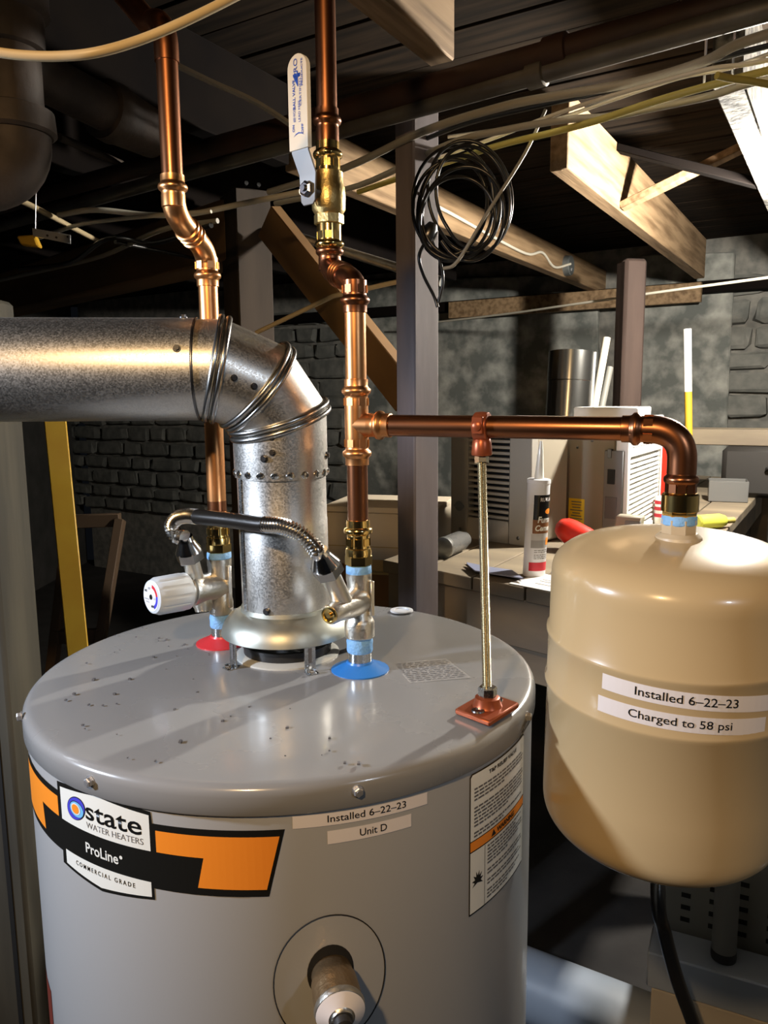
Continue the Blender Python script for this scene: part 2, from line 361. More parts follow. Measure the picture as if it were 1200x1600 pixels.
patch('white_field', [(-.1905, 1.1027), (-.0862, 1.1027), (-.0862, 1.0893), (-.1414, 1.0830), (-.1905, 1.0893)], hm, M['labelw'], brand, .0007)
patch('emblem_ring', oval(-.1690, 1.1487, .0142, .0105, tilt=.5), hm, M['ink'], brand, .0009, .004)
patch('emblem_ring', oval(-.1690, 1.1487, .0134, .0098, tilt=.5), hm, M['blue1'], brand, .0011, .004)
patch('emblem_ring', oval(-.1678, 1.1484, .0100, .0076), hm, M['ink'], brand, .0013, .004)
patch('emblem_ring', oval(-.1673, 1.1484, .0096, .0071), hm, M['blue2'], brand, .0015, .004)
patch('emblem_ring', oval(-.1683, 1.1487, .0066, .0052), hm, M['labelw'], brand, .0017, .004)
patch('emblem_dot', oval(-.1686, 1.1487, .0050, .0043), hm, M['orange'], brand, .0019, .004)
text('state', -.1555, 1.1432, .0630, .0142, hm, M['ink'], brand, bold=.012)
text('WATER HEATERS', -.1555, 1.1352, .0640, .0056, hm, M['inkg'], brand, bold=-.004)
text('ProLine', -.1585, 1.1112, .0395, .0098, hm, M['labelw'], brand, bold=.016)
patch('registered_dot', oval(-.1160, 1.1185, .0017, .0017, 12), hm, M['labelw'], brand, .0009, 0)
text('C O M M E R C I A L   G R A D E', -.1745, 1.0938, .0720, .0044, hm, M['ink'], brand, bold=.012)
# printed date and unit strips, slightly tilted
def strip(x0, z0, x1, z1, ht, fm, body, tx0, tx1, parent, name, dz0=0, th=.0062, ty=.0030):
    sl = (z1-z0)/(x1-x0); fy = lambda x, y, e=0: fm(x, z0 + (x-x0)*sl + y, e)
    s_ = patch(name, rect(x0, 0, x1, ht), fy, M['label'], parent, .0005); text(body, tx0, ty, tx1-tx0, th, fy, M['ink'], s_, bold=.004); return s_
strip(.0357, 1.1557, .1545, 1.1542, .0108, hm, 'Installed 6\u201322\u201323', .0640, .1330, heater, 'date_label')
strip(.0637, 1.1388, .1382, 1.1384, .0117, hm, 'Unit D', .0910, .1150, heater, 'unit_label', th=.0064)
# warning label
wl = patch('warning_label', [(.2050, 1.0243), (.3120, 1.0243), (.3150, 1.0275), (.3150, 1.1610), (.3120, 1.1642), (.2075, 1.1642), (.2050, 1.1615)], hm, M['labelk'], heater)
patch('label_field', rect(.2062, 1.0260, .3138, 1.0870), hm, M['labelw'], wl, .0006)
patch('label_field', [(.2062, 1.0985), (.3138, 1.0985), (.3138, 1.1605), (.3115, 1.1628), (.2085, 1.1628), (.2062, 1.1605)], hm, M['labelw'], wl, .0006)
patch('warning_bar', rect(.2062, 1.0882, .3138, 1.0975), hm, M['orange'], wl, .0006)
patch('rule_line', rect(.2275, 1.0260, .2280, 1.0870), hm, M['ink'], wl, .0008)
text('WARNING', .2480, 1.0903, .0370, .0052, hm, M['ink'], wl, bold=.03)
patch('warning_triangle', [(.2380, 1.0900), (.2460, 1.0900), (.2420, 1.0962)], hm, M['ink'], wl, .0009, 0)
text('T&P RELIEF VALVE', .2330, 1.1553, .0560, .0040, hm, M['ink'], wl, bold=.03)
star = []
for i in range(15):
    t = math.pi*(-.12 + 1.24*i/14); q = .0085 if i % 2 == 0 else .0045; star.append((.2170 + q*math.cos(t), 1.0555 + q*1.25*math.sin(t)))
patch('burst_mark', star + [(.2120, 1.0525), (.2165, 1.0540), (.2215, 1.0525)], hm, M['ink'], wl, .0008, 0)
bm = MB(); rl = random.Random(3)
def words(x0, x1, z, h):
    x = x0
    while x < x1-.002:
        wd = min(rl.uniform(.003, .009), x1-x)
        vs = [bm.bm.verts.new(hm(px_, pz_, .0009)) for px_, pz_ in rect(x, z, x+wd, z+h)]; bm.bm.faces.new(vs); x += wd + .0014
for z, x1 in [(1.1475, .305), (1.1440, .309), (1.1405, .309), (1.1370, .262), (1.1290, .308), (1.1255, .309), (1.1220, .306), (1.1185, .309), (1.1150, .307), (1.1115, .270), (1.1045, .305), (1.1012, .26)]: words(.2110, x1, z, .0017)
for z, x1 in [(1.0830, .305), (1.0795, .29), (1.0760, .308), (1.0725, .309), (1.0690, .30), (1.0655, .27), (1.0585, .306), (1.0550, .308), (1.0480, .30), (1.0445, .307), (1.0375, .305), (1.0340, .29), (1.0305, .27)]: words(.2320, x1, z, .0016)
o = bm.build('fine_print', M['inkg'], wl); o['kind'] = 'stuff'
# red-brown edge of the lower energy label at the left limb
patch('lower_label', rect(-.37, .62, -.268, .912), hm, mat('dark_red_label', (.16, .03, .02), .4), heater); 
# insulation plug disc and hole for the relief valve
HS, HZ = .0650, 1.0215
patch('access_disc', oval(.0640, 1.0150, .0475, .0600, 44), hm, M['jacket'], heater, .0006, .004)
bm = MB(); ring = [hm(x, z, .0009) for x, z in oval(.0640, 1.0150, .0478, .0603, 60)]
bm.sweep(ring + ring[:1], .00055, 6, caps=False); bm.build('disc_seam', M['dark'], heater)
patch('valve_opening', oval(.0640, 1.0235, .0198, .0250, 30), hm, M['dark'], heater, .0010, .004)
# plugs, collars, sticker on the lid
b = MB(); b.lathe((.024, 1.070, T+.0005), (0, 0, 1), [(.0165, 0), (.0163, .0016), (.0145, .0022), (.0105, .0020), (.0100, .0006), (.004, .0006)], 28); lab(b.build('lid_plug', M['white'], heater), 'white plastic plug ring')
FX, FY = -.117, .888
b = MB(); b.lathe((FX, FY, T+.0008), (0, 0, 1), [(.0620, 0), (.0615, .0022), (.056, .005), (.052, .0055), (.050, .003)], 56, caps=False); lab(b.build('flue_collar', M['acp2'], heater), 'pale ring round the flue opening')
b = MB(); b.lathe((FX, FY, T+.002), (0, 0, 1), [(.0520, 0), (.0520, .012), (.0535, .0125), (.0535, .0155), (.0500, .016), (.0480, .015), (.0470, -.03), (.0005, -.03)], 56, caps=False); b.build('flue_outlet', M['black'], heater)
HOT = V((-.204, .930, 0)); COLD = V((-.0285, .829, 0))
for q, m, n in ((HOT, 'redcap', 'red plastic collar at the hot nipple'), (COLD, 'bluecap', 'blue plastic collar at the cold nipple')):
    b = MB(); b.lathe(q + V((0, 0, T+.0005)), (0, 0, 1), [(.0325, 0), (.0325, .002), (.026, .0048), (.0155, .0095), (.0145, .0115), (.0135, .0115)], 44, rib=lambda t, h: 1+.006*math.cos(22*t))
    lab(b.build('nipple_collar', M[m], heater), n)
    b = MB(); b.cyl(q + V((0, 0, T)), q + V((0, 0, T+.040)), .0133, seg=28); b.build('nipple', M['galv2'], heater)
    b = MB(); b.lathe(q + V((0, 0, T+.0225)), (0, 0, 1), [(.0140, 0), (.0147, .002), (.0145, .008), (.0150, .012), (.0140, .0165)], 24); lab(b.build('thread_tape', M['tape'], heater), 'pale blue thread tape')
flat = lambda x, y, e=0: V((x, y, T+.0008+e))
st = patch('rating_sticker', [(.026, .787), (.094, .801), (.071, .864), (.007, .850)], flat, M['sticker'], heater, 0, 0)
bm = MB()
for i in range(11):
    t = .08 + i*.083; p0 = V((.026, .787, T+.0011)).lerp(V((.007, .850, T+.0011)), t); p1 = V((.094, .801, T+.0011)).lerp(V((.071, .864, T+.0011)), t); a_ = .04
    while a_ < .93:
        q = rl.uniform(.04, .13); d = (p1-p0); n = V((-d.y, d.x, 0)).normalized()*.0007; e_ = min(a_+q, .96)
        bm.bm.faces.new([bm.bm.verts.new(p) for p in (p0+d*a_-n, p0+d*e_-n, p0+d*e_+n, p0+d*a_+n)]); a_ = e_+.03
o = bm.build('fine_print', M['inkg'], st); o['kind'] = 'stuff'
# ------------------------------------------------------------------ relief valve (front, bottom of frame)
a = HS/HR; n = V((math.sin(a), -math.cos(a), 0)); side = V((math.cos(a), math.sin(a), 0)); vc = V((HC[0], HC[1], HZ)) + n*HR
tp = thing('relief_valve', tuple(vc), 'bronze relief valve poking out of the round hole low on the heater', 'valve')
ax = (n + V((0, 0, -.07))).normalized(); bz = mat('bronze_casting', (.36, .25, .14), .38, .9, bump=.3, bscale=160)
b = MB(); b.lathe(vc - ax*.012, ax, [(.0175, 0), (.0175, .020), (.0190, .022), (.0196, .034), (.0196, .046), (.0205, .049)], 28); b.build('body', bz, tp)
b = MB(); b.lathe(vc + ax*.034, ax, [(.0200, 0), (.0208, .002), (.0200, .006), (.0100, .0125), (.0090, .015)], 32); o = b.build('cap', M['nickel'], tp); 
b = MB(); b.lathe(vc + ax*.0402, ax, [(.0199, 0.0006), (.0106, .0065)], 32, caps=False); lab(b.build('rating_ring', M['label'], tp), 'pale printed ring')
b = MB(); b.lathe(vc + ax*.0495, ax, [(.0075, 0), (.0072, .006), (.005, .007)], 20); b.build('stem', M['black'], tp)
b = MB(); b.bar(vc+ax*.052+side*-.004, vc+ax*.080+side*-.003, .0016, .012, up=side); b.build('test_lever', M['chrome'], tp, bevel=.0005)
b = MB(); b.lathe(vc + ax*.028 + V((0, 0, -.012)), (0, 0, -1), [(.0135, 0), (.0135, .03), (.0155, .031), (.0155, .05)], 24); b.build('outlet', bz, tp)

# ================================================================== VENT
hood = thing('draft_hood', (FX, FY, T), 'dull zinc bell shaped draft hood over the flue opening', 'draft hood')
b = MB(); b.lathe((FX, FY, 0), (0, 0, 1), [(.0755, 1.2275), (.0775, 1.2285), (.0765, 1.2330), (.0740, 1.2400), (.0680, 1.2480), (.0600, 1.2530), (.0540, 1.2555), (.0530, 1.2600), (.0515, 1.2600), (.0515, 1.2560), (.0570, 1.2515), (.0650, 1.2460), (.0710, 1.2390), (.0745, 1.2285)], 64, caps=False); b.build('skirt', M['hood'], hood)
for dx, dy in ((-.0555, -.050), (.033, -.0665), (.075, .012), (-.02, .074)):
    q = V((FX+dx, FY+dy, T+.001)); out = V((dx, dy, 0)).normalized(); tn = V((-out.y, out.x, 0))
    b = MB(); b.bar(q + V((0, 0, .0)), q + V((0, 0, .034)), .0016, .013, up=tn); b.bar(q+V((0, 0, .0008)), q+V((0, 0, .0008))+out*.011, .013, .0016)
    lg = b.build('leg', M['galv2'], hood)
    b = MB(); b.bar(q + out*.0011 + V((0, 0, .011)), q + out*.0011 + V((0, 0, .028)), .0004, .004, up=tn); b.build('slot', M['inkg'], lg)
    hexscrew(q + out*.0075 + V((0, 0, .002)), (0, 0, 1), .0035, M['chrome'], lg)
V0 = V((FX, FY, 1.245)); VA = V((FX-.0005, .877, 1.478)); VB = V((-.1395, .862, 1.514)); VC_ = V((-.180, .846, 1.5325))
HD = V((-1, -.075, .004)).normalized(); VE = VC_ + HD*1.12
seamz = 1.4145
def axis_pt(z): return V0.lerp(VA, (z-V0.z)/(VA.z-V0.z))
dv = (VA-V0).normalized()
vs = thing('vertical_vent_pipe', tuple(V0), 'upright shiny galvanized vent pipe standing on the draft hood', 'vent pipe')
b = MB(); b.lathe(V0, dv, [(.0512, 0), (.0512, .118), (.0508, .119), (.0508, seamz-1.245+.012)], 72, caps=False); b.build('pipe_wall', M['galv'], vs)
b = MB()
for da in (-.052, -.047): 
    t = math.radians(212 if da < -.05 else 217); q = V((math.cos(t), math.sin(t), 0))*.0516; b.sweep([V0+q, V0+q+dv*.168], .0016, 8)
b.build('lock_seam', M['galv2'], vs)
def zscrew(o, ax, s, parent):
    o = V(o); b = MB(); b.lathe(o, ax, [(s*1.2, 0), (s*1.2, s*.3)], 16); b.lathe(o+V(ax)*s*.3, ax, [(s*.85, 0), (s*.85, s*.7)], 6); return b.build('screw', M['gunmetal'], parent, sharp=20)
def on_pipe(z, deg, r): t = math.radians(deg); q = V((math.cos(t), math.sin(t), 0)); return axis_pt(z) + q*r, q
for z, d in ((1.264, 252), (1.437, 258), (1.437, 352)):
    p, q = on_pipe(z, d, .0512 if z < 1.3 else .0530); zscrew(p, q, .0036, vs)
# elbow with four gores and three beads
el = thing('vent_elbow', tuple(VA), 'four gored galvanized elbow turning the vent toward the left', 'vent elbow')
dirs = [dv, (VB-VA).normalized(), (VC_-VB).normalized(), HD]
nA, nB, nC = [(dirs[i]+dirs[i+1]).normalized() for i in range(3)]
pS = axis_pt(seamz); pD = VC_ + HD*.022
ER = .0532
for c0, n0, c1, n1, d in ((pS, dv, VA, nA, dv), (VA, nA, VB, nB, dirs[1]), (VB, nB, VC_, nC, dirs[2]), (VC_, nC, pD, HD, HD)):
    b = MB(); b.gore(c0, n0, c1, n1, d, ER, 64); g = b.build('gore', M['galv'], el)
for c, n_, d in ((VA, nA, dv), (VB, nB, dirs[1]), (VC_, nC, dirs[2])):
    for sh in (-.0042, .0038):
        b = MB(); A_, _ = b.gore(c+n_*sh, n_, c+n_*(sh+.01), n_, d, ER+.0012, 64); b = MB()
        b.sweep(A_+A_[:1], .0036, 10, caps=False); b.build('bead', M['bead'], el)
b = MB()                                         # crimped lower edge
for i in range(20):
    t = math.radians(180+360/20*i); q = V((math.cos(t), math.sin(t), 0)); b.lathe(pS + q*.0500 + V((0, 0, .003)), q*1-dv*.6, [(.0060, 0), (.0054, .0030), (.0022, .0046)], 10)
b.build('crimps', M['galv2'], el)
e1, e2, _ = basis(dirs[2], (0, 0, 1))
for pc, d, ang in ((VC_.lerp(VB, .25), dirs[2], 0), (VC_.lerp(VB, .72), dirs[2], 0)):
    q = (V((.05, -1, .02)) - d*V((.05, -1, .02)).dot(d)).normalized(); zscrew(pc + q*ER, q, .003, el)
for z in (1.4435, 1.4600): p, q = on_pipe(z, 268, ER); zscrew(p, q, .003, el)
# horizontal run
vh = thing('horizontal_vent_pipe', tuple(VC_), 'long horizontal galvanized vent pipe running off to the left', 'vent pipe')
b = MB(); b.lathe(pD - HD*.004, HD, [(.0545, 0), (.0545, 1.06)], 72, caps=False); b.build('pipe_wall', M['galv'], vh)
b = MB(); rg = []
b.lathe(pD - HD*.005, HD, [(.0548, 0), (.0552, .0012), (.0548, .0024)], 64, caps=False); b.build('end_seam', M['gunmetal'], vh)
for up_ in (.35, .995):
    q = (V((0, -(1-up_**2)**.5, up_))); q = (q - HD*q.dot(HD)).normalized(); p = pD + HD*.010 + q*.0545; zscrew(p, q, .0034, vh)

# ================================================================== COPPER AND BRASS
RP = .0112
def press(b, o, ax, r=RP, ln=.034, bead=True):        # press fitting socket with a bead
    b.lathe(o, ax, [(r, 0), (r*1.13, .0005), (r*1.13, .007), (r*1.16, .0085), (r*1.36, .0105), (r*1.40, .0130), (r*1.34, .0152), (r*1.15, .017), (r*1.10, .0185), (r*1.13, .021), (r*1.13, ln-.001), (r, ln)], 28)
def crimps(b, o, ax, r=RP, n=6, z=.024):
    e1, e2, a_ = basis(ax)
    for i in range(n):
        t = 2*math.pi*i/n; q = e1*math.cos(t)+e2*math.sin(t); b.box(V(o)+a_*z+q*r*1.12, q*.0009, a_.cross(q)*.0035, a_*.004)
def adapter(o, parent, hexr=.0150, up=1):              # brass press x thread adapter, from the thread upwards
    ax = V((0, 0, 1))
    b = MB(); b.lathe(o, ax, [(hexr*.9, 0), (hexr, .001), (hexr, .0105), (hexr*.93, .0115)], 6); b.build('hex_collar', M['brass'], parent, sharp=20)
    b = MB(); b.lathe(V(o)+ax*.011, ax, [(.0142, 0), (.0146, .004), (.0140, .008), (.0128, .009), (.0124, .022), (.0128, .0235), (.0155, .0255), (.0160, .028), (.0152, .0305), (.0130, .0320), (.0128, .0395), (RP, .040)], 28); crimps(b, V(o)+ax*.011, ax, z=.0155, n=8); b.build('press_end', M['brass'], parent)
def zat(px, py, Y): return P(px, py, Y).z
# ---- cold side: tee valve on the nipple
cv = thing('cold_water_tee', tuple(COLD+V((0, 0, T))), 'nickel plated tee with brass screw above the blue collar', 'pipe fitting')
z0 = T+.0395
b = MB(); b.lathe(COLD+V((0, 0, z0)), (0, 0, 1), [(.0160, 0), (.0168, .001), (.0168, .017), (.0150, .021), (.0136, .023), (.0133, .062), (.0142, .065), (.0142, .073)], 32); b.build('body', M['nickel'], cv)
b = MB(); b.box(COLD+V((.0125, -.006, z0+.046)), V((.0018, .0012, 0)), V((-.003, .005, 0)), V((0, 0, .0195))); b.build('raised_panel', M['nickel'], cv, bevel=.0005)
b = MB(); b.lathe(COLD+V((0, 0, z0+.0725)), (0, 0, 1), [(.0136, 0), (.0142, .001), (.0140, .008), (.0134, .009)], 24); lab(b.build('thread_tape', M['tape'], cv), 'pale blue thread tape')
cb0 = COLD+V((0, 0, z0+.043)); cb1 = P(515, 961, .772)
d = (cb1-cb0).normalized(); L_ = (cb1-cb0).length
b = MB(); b.lathe(cb0, d, [(.0165, .004), (.0150, L_*.45), (.0115, L_*.75), (.0108, L_-.002), (.0095, L_)], 28); b.build('side_branch', M['nickel'], cv)
b = MB(); b.lathe(cb1-d*.001, d, [(.0092, 0), (.0088, .003), (.0068, .0035), (.0064, .0015), (.0035, .0012)], 24); b.lathe(cb1, d, [(.0030, 0), (.0026, .003)], 12); lab(b.build('check_screw', M['brass'], cv), 'brass screw cap')
cn = P(511, 888, .776); cp = cb0 + d*L_*.52
d2 = (cn-cp).normalized()
b = MB(); b.lathe(cp, d2, [(.0115, 0), (.0105, (cn-cp).length-.006)], 24); b.build('hose_port', M['nickel'], cv)
# ---- hot side: mixing valve with knob
hv = thing('thermostatic_valve', tuple(HOT+V((0, 0, T))), 'nickel mixing valve with ribbed pale knob above the red collar', 'valve')
b = MB(); b.lathe(HOT+V((0, 0, z0)), (0, 0, 1), [(.0140, 0), (.0150, .001), (.0150, .016), (.0142, .020), (.0142, .058), (.0150, .062), (.0150, .070)], 32); b.build('body', M['nickel'], hv)
b = MB(); b.box(HOT+V((.0120, -.0085, z0+.036)), V((.0018, .0012, 0)), V((-.003, .004, 0)), V((0, 0, .026))); b.build('raised_panel', M['nickel'], hv, bevel=.0005)
b = MB(); b.lathe(HOT+V((0, 0, z0+.0700)), (0, 0, 1), [(.0142, 0), (.0150, .001), (.0148, .007), (.0140, .008)], 24); lab(b.build('thread_tape', M['tape'], hv), 'pale blue thread tape')
hk = P(236, 933, .862); hb = V((HOT.x, HOT.y, z0+.036)); kd = (hk-hb).normalized(); KL = (hk-hb).length
b = MB(); b.lathe(hb, kd, [(.0165, 0), (.0175, .018), (.0185, .030), (.0190, .036), (.0195, .0375), (.0195, .0425), (.0165, .0435), (.0165, .049)], 32); b.build('side_branch', M['nickel'], hv)
b = MB(); b.lathe(hb+kd*.027+V((0, 0, -.008)), V((.08, -.10, -1)), [(.0125, 0), (.0120, .014), (.0105, .016), (.0100, .020)], 24); b.build('lower_port', M['nickel'], hv)
hn = P(296, 866, .893); hp = hb + kd*.032; hd = (hn-hp).normalized()
b = MB(); b.lathe(hp, hd, [(.0105, 0), (.0095, (hn-hp).length-.004)], 24); b.build('hose_port', M['nickel'], hv)
b = MB(); kn = KL-.049
b.lathe(hb+kd*.0475, kd, [(.0175, 0), (.0222, .002), (.0222, .006), (.0215, .008), (.0210, kn-.006), (.0205, kn-.003), (.0195, kn), (.0170, kn+.0012), (.0001, kn+.0012)], 96,
        rib=lambda t, h: 1 + (.055 if .0065 < h < kn-.004 and (math.degrees(t) % 30) > 5 else 0)*1.0, caps=False)
knob = b.build('knob', M['knob'], hv, sharp=30); lab(knob, 'pale ribbed plastic knob')
ke1, ke2, _ = basis(kd, (0, 0, 1)); kf = hb+kd*(.0475+kn+.0012)
km = lambda x, y, e=0: kf - ke2*x + ke1*y + kd*e
if ke2.dot(V((1, 0, 0))) > 0: km = lambda x, y, e=0: kf + ke2*x + ke1*y + kd*e
dial = patch('dial_face', oval(0, 0, .0168, .0168, 40), km, M['white'], knob, .0003, 0)
def arcband(a0, a1, r0, r1, m):
    n_ = 12; pts = [(r1*math.cos(t), r1*math.sin(t)) for t in [math.radians(a0+(a1-a0)*i/n_) for i in range(n_+1)]] + [(r0*math.cos(t), r0*math.sin(t)) for t in [math.radians(a1+(a0-a1)*i/n_) for i in range(n_+1)]]
    return patch('temperature_arc', pts, km, M[m], dial, .0004, 0)
arcband(10, 80, .0110, .0150, 'redl'); arcband(-62, 10, .0110, .0150, 'blue1')
b = MB(); b.lathe(kf, kd, [(.0034, 0), (.0030, .0008), (.0012, .0009)], 16); b.build('dial_screw', M['gunmetal'], knob)
text('HOT', -.0060, .0085, .0055, .0028, km, M['inkg'], dial, bold=.02); text('MIX', -.0130, .0050, .0055, .0030, km, M['ink'], dial, bold=.02)
text('1 2 3', .0050, -.002, .0055, .0026, km, M['inkg'], dial); text('MIN', .0010, -.0120, .0060, .0032, km, M['ink'], dial, bold=.02)
text('TEMPERATURE', -.0140, -.0040, .0105, .0016, km, M['inkg'], dial); text('CONTROL', -.0120, -.0072, .0090, .0016, km, M['inkg'], dial)
# ---- crossover hose with hex nuts
hose = thing('crossover_hose', tuple(hn), 'corrugated metal hose with black sleeve linking hot and cold valves', 'hose')
hp0 = hn + hd*.022; cp0 = cn + d2*.020
pts = [hp0, P(276, 838, .894), P(268, 822, .890), P(276, 810, .880), P(292, 806, .866), P(312, 808, .850), P(360, 813, .822), P(405, 819, .796), P(438, 822, .780), P(466, 832, .772), P(486, 849, .770), P(499, 866, .772), cp0]
fine = smooth(pts, 60); path = [fine[0]]; kA = kB = 0
for ii in range(1, len(fine)):
    while (fine[ii]-path[-1]).length >= .00085: path.append(path[-1] + (fine[ii]-path[-1]).normalized()*.00085)
    if ii == 5*60-10: kA = len(path)
    if ii == 7*60+20: kB = len(path)
iA, iB = kA, kB
def crr(i): return .0080 + .0011*math.cos(2*math.pi*i/4.0)
b = MB(); b.sweep(path[:iA+4], crr, 14); b.build('corrugated_tube', M['steel'], hose, sharp=70)
b = MB(); b.sweep(path[iB-4:], crr, 14); b.build('corrugated_tube', M['steel'], hose, sharp=70)
b = MB(); b.sweep(path[iA:iB:6], .0086, 20); lab(b.build('sleeve', M['sleeve'], hose), 'black plastic sleeve')
for c, dd, ce in ((hn, hd, hp0), (cn, d2, cp0)):
    b = MB(); b.lathe(c-dd*.008, dd, [(.0150, 0), (.0165, .0015), (.0165, .0125), (.0150, .014)], 6); b.build('hex_nut', M['nut'], hose, sharp=20)
    b = MB(); b.lathe(c+dd*.004, dd, [(.0160, 0), (.0150, .003), (.0098, .0135), (.0090, .016), (.0088, .020)], 20); b.build('nut_cone', M['chrome'], hose)
# ---- hot riser
hr = thing('hot_water_riser', tuple(HOT+V((0, 0, z0+.077))), 'left copper riser passing behind the vent pipe', 'copper pipe')
za = z0+.0775
adapter(HOT+V((0, 0, za)), hr, hexr=.0155)
zh = zat(322, 432, .93)
b = MB(); b.cyl(HOT+V((0, 0, za+.045)), HOT+V((0, 0, zh+.01)), RP, seg=28); b.build('copper_tube', M['copper'], hr)
b = MB(); b.cyl(HOT+V((0, 0, za+.051)), HOT+V((0, 0, za+.064)), RP+.0002, seg=28); b.build('tube_band', M['copper2'], hr)
def offset_elbow(lo, hi, parent, mt):               # two 45-degree press elbows, lo and hi are the vertical pipe ends
    lo, hi = V(lo), V(hi); h = hi.z-lo.z; c0 = lo+V((0, 0, h*.34)); c1 = hi-V((0, 0, h*.34)); dd = (c1-c0)
    b = MB(); press(b, lo-V((0, 0, .012)), (0, 0, 1)); b.sweep([lo+V((0, 0, .012))]+arc(c0, c0-V((0, 0, h*.2)), c0+dd*.30)+[c0.lerp(c1, .52)], RP*1.12, 24); crimps(b, lo-V((0, 0, .012)), (0, 0, 1)); b.build('press_elbow', mt, parent)
    b = MB(); press(b, hi+V((0, 0, .012)), (0, 0, -1)); b.sweep([c0.lerp(c1, .48)]+arc(c1, c1-dd*.30, c1+V((0, 0, h*.2)))+[hi-V((0, 0, .012))], RP*1.12, 24)
    for k in (-.006, .0015, .009): b.lathe(c0.lerp(c1, .5)+dd.normalized()*k, dd, [(RP*1.1, -.0025), (RP*1.30, -.001), (RP*1.30, .001), (RP*1.1, .0025)], 28)
    b.build('press_elbow', mt, parent)
hu = P(270, 292, .862)
offset_elbow(HOT+V((0, 0, zh)), hu, hr, M['copper'])
ht_ = P(247, 78, .862); htop = P(214, -8, .93)
q0 = V((hu.x, hu.y, ht_.z))
b = MB(); b.sweep([hu, q0-V((0, 0, .004))], RP, 28); b.build('copper_tube', M['copper2'], hr)
b = MB(); b.sweep([q0-V((0, 0, .012))]+arc(q0+V((0, 0, .035)), q0, q0+V((-.022, .022, .034)))+[q0+V((-.12, .12, .16)), q0+V((-.16, .16, .21))], RP*1.12, 24); b.build('top_bend', M['copper2'], hr)
# ---- cold riser
cr_ = thing('cold_water_riser', tuple(COLD+V((0, 0, z0+.08))), 'right copper riser with a press tee feeding the sideways pipe', 'copper pipe')
za = z0+.0815; adapter(COLD+V((0, 0, za)), cr_)
zt0, zt1 = zat(557, 727, .829), zat(556, 592, .829); ztee = zat(557, 664, .829); ze = zat(555, 480, .829)
b = MB(); b.cyl(COLD+V((0, 0, za+.045)), COLD+V((0, 0, zt0+.02)), RP, seg=28); b.build('copper_tube', M['copper2'], cr_)
EXT = V((.2725, .700, 0)); TK = V((COLD.x, COLD.y, ztee)); zp = zat(1012, 672, .70)
EC = V((EXT.x, EXT.y, zp)); bd = (EC-TK).normalized()
b = MB(); press(b, COLD+V((0, 0, zt0)), (0, 0, 1)); press(b, COLD+V((0, 0, zt1)), (0, 0, -1)); b.cyl(COLD+V((0, 0, zt0+.033)), COLD+V((0, 0, zt1-.033)), RP*1.14, seg=28)
crimps(b, COLD+V((0, 0, zt0)), (0, 0, 1)); crimps(b, COLD+V((0, 0, zt1)), (0, 0, -1))
b.lathe(TK, bd, [(RP*1.14, 0), (RP*1.14, .016)], 28); press(b, TK+bd*.040, -bd, ln=.030); b.build('press_tee', M['copper'], cr_)
b = MB(); b.cyl(COLD+V((0, 0, zt1-.01)), COLD+V((0, 0, ze)), RP, seg=28); b.build('copper_tube', M['copper'], cr_)
cu = P(515, 398, .895)
offset_elbow(COLD+V((0, 0, ze+.006)), cu+V((0, 0, .004)), cr_, M['copper2'])
ctop = 2.32
zc = zat(508, 176, .895)
b = MB(); press(b, V((cu.x, cu.y, zc+.004)), (0, 0, -1), ln=.036); b.build('press_collar', M['copper2'], cr_)
b = MB(); b.cyl((cu.x, cu.y, zc-.01), (cu.x, cu.y, ctop), RP, seg=28); b.build('copper_tube', M['copper2'], cr_)
# ---- ball valve
bz0, bz1 = cu.z-.002, zc-.030
bv = thing('ball_valve', (cu.x, cu.y, bz0), 'brass ball valve with long white lever handle on the right riser', 'valve')
Lv = bz1-bz0; bo = V((cu.x, cu.y, bz0)); zx = V((0, 0, 1))
b = MB(); b.lathe(bo, zx, [(RP, 0), (.0130, .001), (.0130, .008), (.0158, .0105), (.0165, .013), (.0156, .0155), (.0135, .017), (.0135, Lv*.28)], 28); crimps(b, bo, zx, z=.022, n=8); b.build('press_end', M['brass'], bv)
b = MB(); b.lathe(bo+zx*(Lv*.28), zx, [(.0155, 0), (.0165, .001), (.0165, .010), (.0155, .011)], 8); b.lathe(bo+zx*(Lv*.28+.010), zx, [(.0150, 0), (.0185, .006), (.0190, .020), (.0182, .030), (.0165, .034), (.0165, .045), (.0150, .046)], 28); b.build('body', M['brass2'], bv, sharp=30)
b = MB(); b.lathe(bo+zx*Lv, -zx, [(RP, 0), (.0130, .001), (.0130, .009), (.0158, .0115), (.0165, .014), (.0156, .0165), (.0135, .018), (.0135, Lv-Lv*.28-.052)], 28); crimps(b, bo+zx*Lv, -zx, z=.024, n=8); b.build('press_end', M['brass'], bv)
sd = V((-.62, -.78, 0)).normalized(); sw = V((-.78, .62, 0))     # stem direction, handle width direction
so = P(489, 293, .862); so = bo + zx*(so.z-bo.z)
b = MB(); b.cyl(so+sd*.012, so+sd*.033, .0065, seg=20); b.lathe(so+sd*.0325, sd, [(.0085, 0), (.0085, .005), (.006, .0065)], 6); b.cyl(so+sd*.030, so+sd*.042, .0035, seg=14); b.build('stem', M['gunmetal'], bv, sharp=25)
hpz = lambda z: V((so.x, so.y, 0)) + zx*z
zl0, zl1, zl2, zl3 = so.z-.016, so.z+.016, so.z+.036, zat(468, 84, .86)
ho = [sd*.0318, sd*.0318, sd*.0425, sd*.0425]
hc = [hpz(zl0)+ho[0], hpz(zl1)+ho[1], hpz(zl2)+ho[2], hpz(zl3)+ho[3]]
